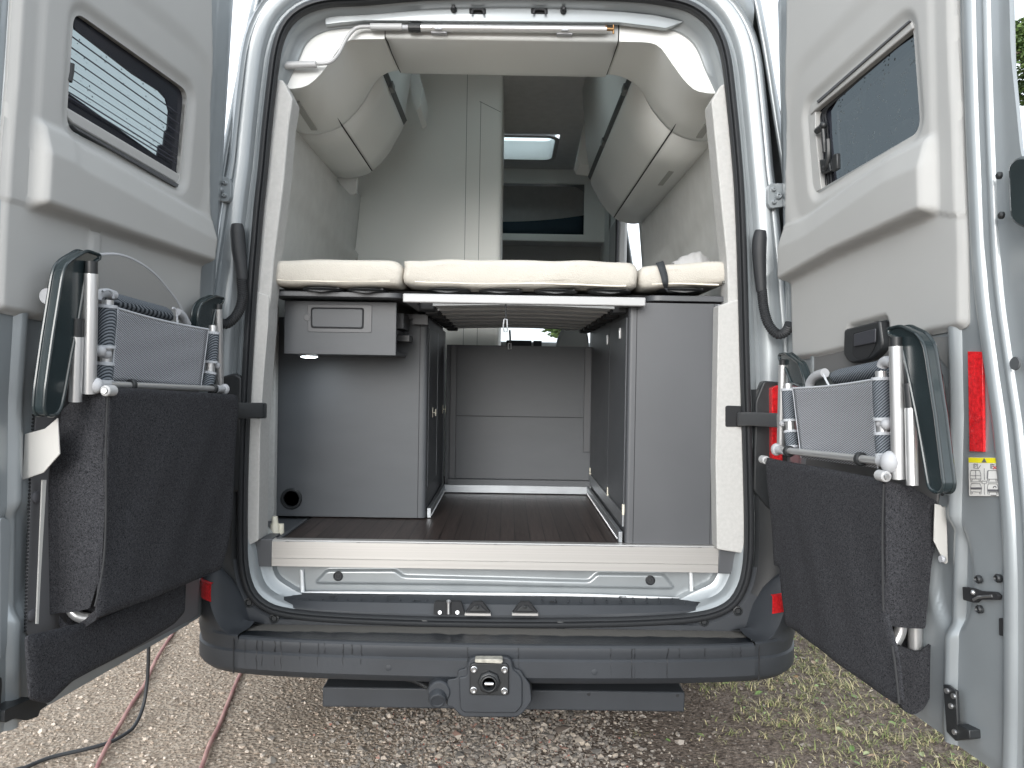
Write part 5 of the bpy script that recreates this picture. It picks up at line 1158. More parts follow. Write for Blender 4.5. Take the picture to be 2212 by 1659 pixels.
# ---------------- folding table leaves and chairs in the door bags ----------------
def chair(D, z, label, c):
    """c: pixel measurements of the folded chair in zoom frame z"""
    base = D.pt(.4, .62, .08); root = empty('folding_chair', tuple(base), label, 'folding chair', 'folded camping chairs on the doors')
    Z = lambda l: Q(z, *l)
    def tub(l, n, r, name, m=ALUT, smooth=0, cap=True):
        ps = [D.at(x, y, n) for x, y in Z(l)]; MB().tube(ps, r, 16, cap, smooth=smooth).build(name, m, root, smooth=50)
    # arm rests: glossy channel shapes
    for k, (outl, n0, n1) in enumerate(c['arms']):
        q = rnd([D.px(x, y, n1) for x, y in Z(outl)], .012, 4)
        m = MB(); A_ = [D.pt(u, v, n1-.004) for u, v in q]; B_ = [D.pt(u, v, n0) for u, v in q]; m.prism(A_, B_); m.tube([D.pt(u, v, n1-.003) for u, v in q], .0038, 8, closed=True); m.tube([D.pt(u, v, n0+.003) for u, v in q], .0038, 8, closed=True); m.build('armrest', ARMM, root, smooth=40)
    for (l, n, r) in c['tubes']: tub(l, n, r, 'leg')
    for (l, n, r) in c['caps']: tub(l, n, r, 'end_cap', BLACK)
    for l, n in c['posts']:
        ps = [D.at(x, y, n) for x, y in Z(l)]
        m = MB(); m.tube(ps, .0125, 16); m.build('backrest_post', ALUT, root, smooth=50)
    # woven back: curved light sheet
    (tl, tr, br, bl), n = c['back'], c['bn']
    rws = []
    for i in range(15):
        t = i/14; row = []
        for j in range(25):
            s_ = j/24; sag = 1
            top = np.array(tl)*(1-s_)+np.array(tr)*s_+np.array([0, c['sag']*math.sin(math.pi*s_)]); bot = np.array(bl)*(1-s_)+np.array(br)*s_
            p = top*(1-t)+bot*t; x, y = Z([tuple(p)])[0]; row.append(D.at(x, y, n+.003-.010*math.sin(math.pi*s_)+.0008*math.sin(t*15+s_*8)))
        rws.append(row)
    MB().loft(rws).build('woven_back', MESHL, root, smooth=60, solid=.002)
    MB().tube([p for p in rws[0]], .0032, 8).build('edge_binding', TRIM, root, smooth=60)
    for j in (0, 24): MB().tube([r_[j] for r_ in rws], .0022, 6).build('edge_binding', TRIM, root, smooth=60)
    # sleeves round the posts
    for (l, n, r) in c['sleeves']:
        ps = [D.at(x, y, n) for x, y in Z(l)]; MB().tube(ps, [r*1.0, r*1.06, r*1.04, r], 18, False, smooth=3).build('fabric_sleeve', MESHD, root, smooth=60)
        for e in (0, -1):
            d = (ps[-1]-ps[0]); d /= np.linalg.norm(d); MB().tube([ps[e]-d*.002, ps[e]+d*.005], r*1.12, 18).build('edge_binding', TRIM, root, smooth=60)
    # headrest cushion
    q = rnd([D.px(x, y, c['hn']) for x, y in Z(c['head'])], .012, 4); ce = np.array(q).mean(0)
    hfield(q, [], lambda u, v: c['hn']-.02+.026*np.sqrt(np.clip(dist_in(u, v, q)/.03, 0, 1)), D.pt, .008, c['hn']-.03).build('headrest', MESHD, root, smooth=70)
    for l, n, r in c['htubes']: tub(l, n, r, 'headrest_tube', GREYP, smooth=4)
    for l, n in c['hbind']: tub(l, n, .003, 'edge_binding', TRIM, smooth=3)
    # cross bar with joints and black rings
    (a, b_), n, r = c['bar']; tub([a, b_], n, r, 'cross_bar', ALUT)
    for (p, rr) in c['joints']:
        m = MB(); m.ball(D.at(*Z([p])[0], n), rr, 10, (1, 1, 1.15)); m.build('joint', GREYP, root)
    for (p, q2, rr) in c['jarms']:
        m = MB(); m.tube([D.at(*Z([p])[0], n), D.at(*Z([q2])[0], n)], [rr, rr*.8], 14); m.build('joint', GREYP, root, smooth=50)
    d = D.at(*Z([b_])[0], n)-D.at(*Z([a])[0], n); d /= np.linalg.norm(d)
    for p in c['rings']:
        pc = D.at(*Z([p])[0], n); MB().lathe(pc-d*.006, d, [(0, r*1.0), (0, r*1.5), (.003, r*1.75), (.011, r*1.75), (.014, r*1.5), (.014, r)], 20, False).build('rubber_ring', BLACK, root, smooth=50)
    for p, rr, n_ in c['knobs']:
        m = MB(); m.ball(D.at(*Z([p])[0], n_), rr, 10); m.build('knob', GREYP, root)
    return root
chairL = chair(DL, 'B0', 'folded camping chair with woven back on the left door, before the round table disc', dict(
    arms=[([(572, 120), (655, 150), (655, 172), (610, 200), (560, 300), (520, 560), (470, 800), (425, 1060), (410, 1130), (375, 1190), (310, 1190), (292, 1150), (302, 1010), (345, 700), (410, 290), (430, 220), (470, 180)], .075, .105),
          ([(1405, 415), (1455, 430), (1452, 455), (1420, 480), (1400, 520), (1385, 620), (1285, 625), (1290, 520), (1310, 470), (1345, 440)], .05, .075)],
    tubes=[([(592, 270), (578, 1060)], .115, .0145), ([(500, 680), (487, 1100)], .10, .0135), ([(1415, 500), (1425, 1030)], .075, .0115)],
    caps=[([(594, 190), (592, 275)], .115, .0128), ([(503, 560), (500, 680)], .10, .0125), ([(1418, 470), (1415, 515)], .075, .010)],
    posts=[([(700, 440), (682, 960)], .105), ([(1382, 605), (1355, 1010)], .095)],
    back=[(762, 495), (1350, 632), (1300, 1012), (722, 966)], bn=.108, sag=12,
    sleeves=[([(697, 478), (695, 560), (688, 650), (684, 738)], .105, .0195), ([(680, 848), (677, 900), (672, 962)], .105, .0185), ([(1382, 650), (1378, 700), (1374, 770), (1368, 838)], .095, .0175), ([(1358, 912), (1350, 960), (1342, 1012)], .095, .0175)],
    head=[(718, 376), (1130, 492), (1150, 520), (1152, 590), (760, 500), (745, 470)], hn=.085,
    htubes=[([(625, 440), (640, 405), (690, 395), (740, 410)], .08, .011), ([(1150, 520), (1185, 545), (1215, 600)], .06, .011)],
    hbind=[([(665, 385), (700, 375), (728, 395), (735, 430)], .1), ([(1120, 492), (1142, 510), (1150, 600)], .1)],
    bar=([(640, 990), (1450, 1028)], .125, .0085), joints=[((622, 1000), .016), ((1456, 1028), .014)], jarms=[((622, 1000), (700, 992), .013), ((1400, 1028), (1450, 1028), .012)],
    rings=[(848, 998), (1380, 1026)], knobs=[((650, 772), .013, .115), ((1408, 866), .010, .10), ((690, 790), .012, .11)]))
chairR = chair(DR, 'B3', 'folded camping chair with grey woven back on the right door, below the black handle', dict(
    arms=[([(925, 576), (1005, 556), (1115, 610), (1160, 680), (1175, 760), (1225, 1100), (1287, 1590), (1272, 1632), (1240, 1640), (1190, 1612), (1150, 1380), (1110, 1150), (1060, 900), (1015, 700), (1000, 640), (930, 610)], .075, .105),
          ([(220, 742), (265, 735), (350, 800), (378, 880), (390, 962), (300, 930), (262, 830), (222, 775)], .05, .075)],
    tubes=[([(985, 690), (1002, 1550)], .112, .0145), ([(1080, 1100), (1092, 1590)], .10, .0125), ([(250, 810), (238, 1350)], .075, .0115)],
    caps=[([(983, 630), (985, 695)], .112, .0128), ([(1065, 930), (1080, 1105)], .10, .0118), ([(252, 775), (250, 830)], .075, .010)],
    posts=[([(888, 850), (905, 1400)], .105), ([(284, 932), (305, 1330)], .095)],
    back=[(316, 962), (832, 907), (868, 1480), (372, 1412)], bn=.108, sag=10,
    sleeves=[([(890, 895), (895, 980), (898, 1070), (902, 1155)], .105, .0195), ([(904, 1252), (908, 1320), (912, 1390)], .105, .0185), ([(284, 968), (288, 1030), (292, 1100), (296, 1165)], .095, .0175), ([(302, 1240), (308, 1290), (312, 1340)], .095, .0175)],
    head=[(515, 870), (560, 840), (880, 770), (900, 900), (830, 905), (552, 946)], hn=.085,
    htubes=[([(895, 820), (905, 795), (930, 785), (965, 800)], .10, .012), ([(420, 962), (435, 915), (470, 880), (525, 862)], .06, .013)],
    hbind=[([(885, 830), (895, 785), (930, 770)], .1), ([(515, 870), (530, 905), (552, 946)], .1)],
    bar=([(215, 1358), (930, 1438)], .125, .0095), joints=[((210, 1358), .016), ((950, 1440), .022)], jarms=[((215, 1358), (262, 1370), .012), ((885, 1432), (950, 1440), .014)],
    rings=[(290, 1370), (755, 1420)], knobs=[((925, 1195), .013, .115), ((250, 1190), .010, .10), ((890, 1190), .012, .11)]))
# folding table behind the left chair: grey disc and aluminium frame
tb = empty('folding_table', tuple(DL.pt(.4, .8, .05)), 'grey round-topped camping table leaning on the left door behind the chair', 'camping table')
q = [DL.px(x, y, .055) for x, y in catmull([np.array(p) for p in Q('B0', (620, 150), (760, 148), (880, 190), (1000, 275), (1100, 390), (1165, 480), (1195, 560))], 4)]+[DL.px(x, y, .055) for x, y in Q('B0', (1190, 1000), (600, 1000))]
MB().prism([DL.pt(u, v, .055) for u, v in q], [DL.pt(u, v, .04) for u, v in q]).build('tabletop', mat('grey_table_top', (.24, .24, .235), .5, bump=.1), tb, bevel=.003)
MB().tube([DL.at(x, y, .052) for x, y in catmull([np.array(p) for p in Q('B0', (620, 148), (760, 146), (880, 188), (1000, 272), (1100, 388), (1165, 480), (1195, 560), (1190, 640))], 4)], .004, 8).build('table_rim', GREYP, tb, smooth=60)
MB().tube([DL.at(*p, .035) for p in catmull([np.array(p) for p in Q('B0', (430, 225), (385, 250), (352, 300), (345, 380), (335, 700), (322, 1000))], 5)], .0075, 12).build('table_frame', GREYP, tb, smooth=60)
m = MB(); m.tube([DL.at(*p, .05) for p in Q('B0', (300, 415), (390, 425))], .017, 14); m.build('frame_clamp', GREYP, tb, smooth=50)
m = MB(); m.lathe(DL.at(*Q('B0', (345, 412))[0], .068), DL.nin, [(0, .011), (.004, .010), (.004, .005), (.001, .004)], 16); m.build('clamp_screw', STEEL, tb)
tb2 = empty('folding_table', tuple(DR.pt(.4, .8, .05)), 'dark grey camping table frame tucked behind the chair on the right door', 'camping table')
q = [DR.px(x, y, .035) for x, y in catmull([np.array(p) for p in Q('B3', (415, 1010), (425, 950), (460, 900), (520, 865), (620, 840))], 4)]+[DR.px(x, y, .035) for x, y in Q('B3', (900, 900), (900, 1300), (420, 1300))]
MB().prism([DR.pt(u, v, .035) for u, v in q], [DR.pt(u, v, .025) for u, v in q]).build('tabletop', mat('grey_table_top_b', (.10, .11, .11), .5), tb2, bevel=.003)

# ---------------- felt bags ----------------
def bag(D, label, c):
    root = empty('felt_bag', tuple(D.pt(.4, .45, .06)), label, 'felt bag', 'charcoal felt bags on the doors')
    for (pts, n, th, nm, wave, r) in c['fronts']:
        q = rnd([D.px(x, y, n) for x, y in pts], r, 4); qa_ = np.array(q)
        def nf(u, v, q=q, n=n, wave=wave):
            d = dist_in(u, v, q); e = 1-np.clip(d/.018, 0, 1); z1 = qa_[:, 1].max()
            return n-.006*e*e+wave*(.006*np.sin(u*11+v*3)+.004*np.sin(v*9-u*5)+.0015*np.sin(u*37+v*21))*sstep(0, .25, z1-v)
        hfield(q, [], nf, D.pt, .009, n-th).build(nm, FELT, root, smooth=60)
    for (pts, u0, th, nm, r) in c['ends']:
        P3 = [D.end(x, y, u0) for x, y in pts]; uu = [(np.dot(p-D.h, D.nin), p[2]) for p in P3]; q = rnd(uu, r, 4); qa_ = np.array(q)
        ptf = lambda a, b_, n: D.h+D.du*(u0+n)+D.nin*a+np.array([0, 0, b_])
        hfield(q, [], lambda a, b_: .005*np.sin(b_*8+a*10)+.010*np.sin(np.clip((a-.03)/.12, 0, 1)*3.14), ptf, .009, -th).build(nm, FELT, root, smooth=60)
    for (pts, n) in c['seams']:
        MB().tube(catmull([D.at(x, y, n) for x, y in pts], 6), .0024, 8).build('seam', mat('felt_seam', (.032, .033, .035), 1, bump=.5), root, smooth=60)
    for l, n, r in c['pipes']:
        MB().tube([D.end(x, y, n) for x, y in l], r, 14, smooth=4).build('tube_end', ALUT, root, smooth=60)
    for p, n in c['bolts']:
        cc = D.at(*p, n); a_ = D.du*-1
        m = MB(); m.tube([cc-a_*.012, cc+a_*.02], .0125, 14); m.build('bag_clip', WHITE, root, bevel=.003)
        m = MB(); m.lathe(cc+np.array([0, -.012, 0])+D.du*.002, (0, -1, 0), [(0, .007), (.003, .006), (.003, .003)], 12); m.build('clip_screw', STEEL, root)
    return root
dd = lambda *p: list(p)
bL = bag(DL, 'charcoal felt bag hanging on the left door, its lower rim gaping round a tube end', dict(
    fronts=[([(235, 838), (300, 842), (400, 850), (515, 853), (521, 868), (514, 960), (508, 1100), (500, 1180), (487, 1230), (469, 1238), (420, 1258), (319, 1296), (217, 1335), (215, 1333), (224, 1230), (230, 1080), (231, 950)], .15, .012, 'front_panel', 1, .012),
            ([(64, 1374), (116, 1363), (230, 1335), (330, 1290), (407, 1250), (405, 1322), (382, 1348), (319, 1386), (161, 1472), (112, 1521), (72, 1512), (68, 1450)], .10, .012, 'lower_band', .4, .012)],
    ends=[([(237, 838), (180, 852), (135, 885), (126, 930), (110, 1040), (98, 1140), (88, 1330), (150, 1322), (200, 1312), (224, 1230), (230, 1080)], .715, .010, 'side_panel', .008),
          ([(125, 1330), (140, 1350), (162, 1352), (190, 1335), (214, 1312), (213, 1336), (190, 1353), (165, 1367), (140, 1367), (124, 1352)], .705, .006, 'hem', .003),
          ([(115, 1290), (225, 1290), (210, 1330), (180, 1350), (140, 1352), (120, 1340)], .660, .004, 'inner_felt', 0)],
    seams=[([(233, 850), (229, 950), (229, 1100), (225, 1200), (216, 1262), (205, 1310)], .150)],
    pipes=[(Q('C0', (395, 700), (410, 745), (450, 785), (520, 800)), .690, .0125)],
    bolts=[(Q('B0', (700, 1040))[0], .155)]))
bR = bag(DR, 'charcoal felt bag hanging on the right door, with an open slot showing two tubes', dict(
    fronts=[([(1648, 988), (1700, 998), (1800, 1016), (1909, 1037), (1907, 1150), (1908, 1326), (1926, 1389), (1933, 1419), (1944, 1521), (1925, 1520), (1783, 1412), (1731, 1376), (1688, 1349), (1679, 1280), (1674, 1224), (1663, 1222), (1657, 1100)], .135, .012, 'front_panel', .8, .010)],
    ends=[([(1909, 1036), (1965, 1052), (2022, 1082), (2023, 1160), (2012, 1210), (2001, 1360), (1922, 1350), (1909, 1326), (1908, 1200)], .755, .010, 'side_panel', .006),
          ([(1930, 1390), (1990, 1412), (2005, 1400), (2020, 1390), (2022, 1440), (2016, 1500), (1998, 1535), (1975, 1547), (1950, 1535), (1943, 1515), (1935, 1440)], .745, .012, 'lower_pocket', .012),
          ([(1905, 1300), (2012, 1300), (2012, 1440), (1925, 1430)], .670, .004, 'inner_felt', 0),
          ([(2008, 1190), (2026, 1215), (2030, 1230), (2022, 1400), (2020, 1480), (2002, 1400), (2002, 1300)], .70, .010, 'back_strip', .005)],
    seams=[([(1909, 1045), (1906, 1150), (1908, 1320)], .137), ([(1927, 1395), (1934, 1440), (1942, 1520)], .137)],
    pipes=[(Q('C3', (905, 760), (900, 870), (860, 950), (840, 980)), .708, .0135), (Q('C3', (985, 760), (985, 1060)), .708, .0155)],
    bolts=[(Q('B3', (905, 1530))[0], .142), (Q('B3', (135, 1425))[0], .13)]))

# ---------------- mattresses and small things ----------------
def mattress(pts, Yf, depth, label, seam=True, dark=None):
    q = np.array([P(x, y, Yf)[[0, 2]] for x, y in pts]); q = np.array(resample(catmull(list(q), 5, True), 90, True)); ce = q.mean(0)
    rws = []
    for t, sc_ in [(0, .86), (.004, .93), (.012, .972), (.03, 1.0)]+[(.03+(depth-.06)*k/12, 1.0+.004*math.sin(k*2.1)) for k in range(1, 13)]+[(depth-.012, .97), (depth, .9)]:
        row = []
        for i, p in enumerate(q):
            dx = p-ce; hh = np.array([dx[0]-math.copysign(min(abs(dx[0]), .03), dx[0])*(1-sc_)*8*0, 0])
            f = 1-(1-sc_)
            # shrink by distance, not by proportion, so the edge radius stays even
            nrm = dx/np.linalg.norm(dx); sh = (1-sc_)*.16
            pp = ce+dx-np.array([math.copysign(1, dx[0])*sh*min(1, abs(dx[0])/.2), math.copysign(1, dx[1])*sh*min(1, abs(dx[1])/.03)])
            row.append((pp[0], Yf+t+.004*math.sin(pp[0]*17)+.003*math.sin(pp[0]*41), pp[1]+.0015*math.sin(pp[0]*29+t*9)))
        rws.append(row)
    n = len(rws[0]); me = MB(); me.loft(rws, closed=True); f0 = me.f
    me.f.append(tuple(range(n-1, -1, -1))); me.f.append(tuple((len(rws)-1)*n+k for k in range(n)))
    x0, x1 = q[:, 0].min()+.03, q[:, 0].max()-.03; z0 = q[:, 1].min(); z1 = q[:, 1].max()
    root = empty('mattress', (ce[0], Yf+depth/2, z0), label, 'mattress', 'mattress sections on the bed')
    me.build('cover', MATT, root, smooth=70)
    pts_ = [(x, Yf-.0015+.004*math.sin(x*17)+.003*math.sin(x*41)+.006, z0+.017+.002*math.sin(x*13)) for x in np.linspace(x0+.012, x1-.012, 40)]
    MB().tube(pts_, .003, 8).build('zip_seam', mat('seam_cream', (.74, .70, .61), .8), root, smooth=60)
    if dark: m = MB(); c = P(*dark, Yf-.001); m.box(c-np.array([.010, .004, .005]), c+np.array([.010, .004, .005])); m.build('zip_tag', mat('zip_tag', (.1, .1, .09), .6), root, bevel=.002)
    return root
mattress([(570, 588), (574, 568), (590, 560), (700, 558), (820, 560), (855, 564), (869, 578), (868, 600), (864, 615), (840, 618), (700, 617), (600, 614), (584, 610), (573, 600)], .055, 1.25, 'short cream mattress section above the dark shelf and wall box', dark=(587, 606))
mattress([(870, 585), (874, 567), (890, 559), (1100, 559), (1300, 562), (1362, 565), (1378, 575), (1381, 592), (1377, 612), (1365, 622), (1250, 619), (1080, 622), (950, 620), (885, 614), (869, 606)], .05, 1.35, 'longest, middle cream mattress section above the white bed rail')
mattress([(1382, 600), (1386, 582), (1400, 573), (1480, 566), (1550, 563), (1570, 566), (1580, 580), (1578, 600), (1570, 612), (1540, 616), (1450, 619), (1400, 624), (1385, 616)], .055, 1.1, 'cream mattress section with a black strap over it', dark=(1567, 610))
# strap
S = lambda *p: [((1500+x*360/1991)*K, (480+y*360/1991)*K) for x, y in p]
la = S((770, 985), (800, 1040), (845, 1180), (862, 1260), (885, 1320)); lb = S((875, 955), (905, 1040), (935, 1150), (943, 1250), (930, 1330))
yy = [.09, .052, .045, .045, .062]
A_ = catmull([P(x, y, Y) for (x, y), Y in zip(la, yy)], 5); B_ = catmull([P(x, y, Y) for (x, y), Y in zip(lb, yy)], 5)
m = MB(); m.loft([A_, B_]); a2 = [P(x, y, Y) for (x, y), Y in zip(S((885, 1310), (930, 1385), (1030, 1400), (1120, 1425)), (.06, .07, .10, .13))]; b2 = [P(x, y, Y) for (x, y), Y in zip(S((935, 1330), (985, 1345), (1090, 1385), (1215, 1425)), (.062, .07, .10, .13))]
m.loft([a2, b2]); o = m.build('webbing_strap', mat('black_webbing', (.03, .035, .04), .8, bump=.5, bscale=500), None, smooth=60, solid=.0025); tag(o, 'black webbing strap looped over the right mattress section', 'strap')
# blanket bump on the bed
rws = []
for i in range(16):
    t = i/15; row = []
    for j in range(20):
        s_ = j/19; x = .66+.17*s_; h = .055*math.sin(math.pi*s_)**.8*(1+.3*math.sin(s_*7+t*4))*math.sin(math.pi*t)**.5
        row.append((x, .45+.3*t, 1.60+max(h, 0)+.0))
    rws.append(row)
mm = MB(); S2 = lambda *p: [((1500+x*360/1991)*K, (480+y*360/1991)*K) for x, y in p]
topl = [P(x, y, .5) for x, y in S2((1000, 985), (1060, 965), (1120, 915), (1200, 885), (1270, 860), (1330, 848), (1390, 875), (1440, 930), (1500, 970))]
mid_ = catmull(topl, 3); fr1 = [p+np.array([0, -.10, -.03-(p[2]-1.60)*.8]) for p in mid_]; fr2_ = [p+np.array([0, -.04, -.006+.004*math.sin(i*1.3)]) for i, p in enumerate(mid_)]; bk = [p+np.array([0, .14, -(p[2]-1.60)]) for p in mid_]
mm.loft([fr1, fr2_, mid_, bk]); o = mm.build('blanket', BLANK, None, smooth=80, solid=.01); tag(o, 'rumpled light grey blanket lying on the bed behind the strapped mattress', 'blanket')
# hanging loops with buckles
for (x, y0, y1, Y, lab) in [(1092, 657, 690, .035, 'nearer cord and silver buckle hanging from the front rail of the bed'), (1101, 715, 742, .62, 'farther cord with a small clip hanging below the bed slats')]:
    root = empty('buckle_cord', tuple(P(x, y1+24, Y)), lab, 'cord')
    m = MB(); m.tube([P(x, y0-2, Y), P(x+1, (y0+y1)/2, Y), P(x+1, y1, Y)], .0022 if Y < .1 else .004, 8); m.build('cord', BLACK, root)
    m = MB(); zt_ = [P(x+a, y1+b_, Y) for a, b_ in ([(-3, 0), (3, 0), (4, 16), (3, 27), (-3, 27), (-5, 14)] if Y < .1 else [(-3, 0), (3, 0), (3, 12), (-3, 12)])]; m.tube(zt_+[zt_[0]], .0026, 8); m.build('buckle', STEEL, root)
# awning crank clipped to the header
root = empty('awning_crank', tuple(P(970, 62, .04)), 'white awning crank rod clipped across the header beam', 'crank')
YC = .055
def CQ(*p): return [P(x, y, YC) for x, y in p]
m = MB(); m.tube(CQ(*Q('A1', (1165, 180)))+CQ((1310, 64)), .0125, 20); m.build('rod', ALUT, root, smooth=50)
m = MB(); m.tube(CQ(*Q('A1', (500, 412), (560, 410), (600, 392), (640, 345), (690, 250), (735, 195), (780, 175), (850, 173))), .0063, 14, smooth=6); m.build('bent_arm', WHITE, root, smooth=60)
m = MB(); m.tube(CQ(*Q('A1', (286, 424), (310, 424), (495, 418))), [.0135, .0125, .0115], 18); m.build('grip', WHITE, root, smooth=50, bevel=.002)
m = MB(); m.tube(CQ(*Q('A1', (845, 174), (1052, 176))), .0115, 18); m.build('sleeve_grip', WHITE, root, smooth=50, bevel=.002)
m = MB(); m.tube(CQ(*Q('A1', (1050, 177), (1095, 178))), .0085, 14); m.build('neck', GREYP, root, smooth=50)
m = MB(); a_, b_ = CQ(*Q('A1', (1092, 178), (1172, 179)));  d = b_-a_; L = np.linalg.norm(d); m.lathe(a_, d, [(0, .013), (0, .0145), (L*.3, .0155), (L*.5, .0145), (L*.7, .0155), (L, .0145), (L, .013)], 14); m.build('clamp_collar', BLACK, root, smooth=20)
m = MB(); a_, b_ = P(*HB(2010, 320), YC), P(*HB(2095, 325), YC); m.tube([a_, b_], .006, 12); m.lathe(a_-[.002, 0, 0], (1, 0, 0), [(0, .0125), (.004, .0125)], 16); m.tube([b_+np.array([0, 0, .0145]), b_-np.array([0, 0, .0145])], .0032, 8); m.build('hook', BRONZE, root, smooth=50)
for zx, zy in ((165, 345), (1555, 358)):
    m = MB(); c = P(*HB(zx, zy), .06); m.box(c+[-.026, -.006, -.008], c+[.026, .018, .003]); m.box(c+[-.012, -.021, -.003], c+[.012, .010, .006]); m.build('clip', GREYP, root, bevel=.002)
a_ = P(*HB(120, 300), YC-.0128); m = MB()
for i in range(7): m.box(a_+[-.012+.004*i, -.0004, -.004+.002*(i % 3)], a_+[-.010+.004*i, .0004, -.002+.003*(i % 2)+.002*(i % 3)])
m.build('rod_print', INK, root)
# cream plug on the side tray
G = lambda x, y: ((640+x*200/1843)*K, (1240+y*200/1843)*K)
c = PZ(*G(430, 890), .652); root = empty('cream_plug', tuple(c), 'cream plastic socket cup standing in the dark side tray of the garage floor', 'plastic cup')
s_ = 1/1843*200*K*(np.linalg.norm(c-CAM))/1661
m = MB(); m.lathe(c, (0, 0, 1), [(0, .020), (.003, .0215), (.005, .019), (.008, .0185), (.010, .0165), (.036, .0160), (.038, .0155), (.037, .014), (.012, .0135)], 28); m.build('cup', CREAMP, root, smooth=40)
m = MB(); m.lathe(c+[0, 0, .01], (0, 0, 1), [(0, .0125), (.025, .0125), (.040, .0105), (.052, .0095), (.054, .0085)], 24); m.build('inner_plug', CREAMP, root, smooth=40)
m = MB(); m.lathe(c+[.018, .012, 0], (0, 0, 1), [(0, .011), (.036, .0105), (.036, .009)], 20); m.build('side_sleeve', CREAMP, root, smooth=40)
# cables
def gp(x, y, z=.006): return PZ(x, y, z)
black = catmull([gp(55, 1658), gp(110, 1636), gp(195, 1616), gp(245, 1600), gp(285, 1575), np.array(PZ(308, 1530, .04)), np.array(P(318, 1470, PZ(308, 1530, .04)[1]+.03)), P(321, 1400, PZ(308, 1530, .04)[1]+.02), P(321, 1330, PZ(308, 1530, .04)[1]+.0)], 8)
black = [gp(-80, 1690)]+black
for p in black: p[2] = max(p[2], .006)
o = MB().tube(black, .0062, 10).build('power_cable', RUB, None, smooth=60); tag(o, 'black cable hanging from the van and curling over the sandy ground at left', 'cable')
HOSE = mat('dusty_red_cable', (.20, .075, .075), .8, c2=(.42, .25, .22), vscale=9, bump=.3, bscale=200)
h1_ = catmull([gp(x, y, .007) for x, y in [(205, 1670), (215, 1645), (235, 1605), (262, 1560), (285, 1520), (312, 1480), (332, 1435), (352, 1400), (372, 1370), (398, 1325), (420, 1290)]], 5)
o = MB().tube(h1_, .0068, 10).build('extension_cord', HOSE, None, smooth=60); tag(o, 'dusty pink-red cord on the ground running under the left door, crossed by the black cable', 'cord', 'red cords on the ground')
h2_ = catmull([gp(x, y, .007) for x, y in [(430, 1672), (440, 1645), (452, 1610), (472, 1570), (486, 1535), (500, 1500), (522, 1450), (560, 1380)]], 5)
o = MB().tube(h2_, .0072, 10).build('extension_cord', HOSE, None, smooth=60); tag(o, 'dark red cord on the ground running under the left end of the bumper', 'cord', 'red cords on the ground')

# ---------------- ground, gravel, grass, tree ----------------
def ground():
    m = bpy.data.materials.new('ground_soil'); m.use_nodes = True; t, b = nodes_of(m); N = t.nodes; L = t.links
    tc = N.new('ShaderNodeTexCoord'); g = N.new('ShaderNodeSeparateXYZ'); L.new(tc.outputs['Object'], g.inputs[0])
    def noise(s, d=6, r=.65):
        n = N.new('ShaderNodeTexNoise'); n.inputs['Scale'].default_value = s; n.inputs['Detail'].default_value = d; n.inputs['Roughness'].default_value = r; L.new(tc.outputs['Object'], n.inputs[0]); return n.outputs[0]
    def ramp(src, stops):
        r = N.new('ShaderNodeValToRGB'); e = r.color_ramp.elements
        e[0].position, e[0].color = stops[0][0], (*stops[0][1], 1); e[1].position, e[1].color = stops[-1][0], (*stops[-1][1], 1)
        for p, c in stops[1:-1]: x = e.new(p); x.color = (*c, 1)
        L.new(src, r.inputs[0]); return r.outputs[0]
    sand = ramp(noise(55), [(.30, (.19, .145, .11)), (.5, (.38, .31, .245)), (.72, (.52, .445, .37))])
    soil = ramp(noise(40), [(.30, (.07, .053, .043)), (.5, (.17, .135, .11)), (.75, (.30, .25, .21))])
    big = noise(3.2, 4)
    a = N.new('ShaderNodeMath'); a.operation = 'MULTIPLY_ADD'; a.inputs[1].default_value = 1.1; L.new(big, a.inputs[0]); L.new(g.outputs[0], a.inputs[2])
    mr = N.new('ShaderNodeMapRange'); mr.inputs[1].default_value = .05; mr.inputs[2].default_value = .75; mr.interpolation_type = 'SMOOTHSTEP'; L.new(a.outputs[0], mr.inputs[0])
    mx = N.new('ShaderNodeMix'); mx.data_type = 'RGBA'; L.new(mr.outputs[0], mx.inputs[0]); L.new(sand, mx.inputs[6]); L.new(soil, mx.inputs[7])
    L.new(mx.outputs[2], b.inputs['Base Color']); b.inputs['Roughness'].default_value = .95; b.inputs['Specular IOR Level'].default_value = .2
    vo = N.new('ShaderNodeTexVoronoi'); vo.inputs['Scale'].default_value = 75; L.new(tc.outputs['Object'], vo.inputs[0])
    ad = N.new('ShaderNodeMath'); ad.operation = 'ADD'; L.new(noise(70, 8, .7), ad.inputs[0]); L.new(vo.outputs[0], ad.inputs[1])
    bp = N.new('ShaderNodeBump'); bp.inputs['Strength'].default_value = 1; bp.inputs['Distance'].default_value = .014; L.new(ad.outputs[0], bp.inputs['Height']); L.new(bp.outputs[0], b.inputs['Normal'])
    return m
GM = ground()
def gz(x, y): return .012*(mnoise.noise((x*2.1, y*2.1, 0))+.4*mnoise.noise((x*7, y*7, 3)))-.004 if abs(x) < 4 and abs(y) < 6 else 0
ax = np.concatenate([[-400, -60, -12, -5], np.linspace(-3, 3, 121), [5, 12, 60, 400]]); ay = np.concatenate([[-400, -60, -12, -4], np.linspace(-1.6, 3.2, 97), [5, 12, 60, 400]])
o = MB().loft([[(x, y, gz(x, y) if (abs(x) <= 3 and -1.6 <= y <= 3.2) else -.004) for x in ax] for y in ay]).build('ground', GM, None, smooth=80)
o['kind'] = 'structure'; o['label'] = 'sandy gravel ground turning to dark soil on the right'; o['category'] = 'ground'
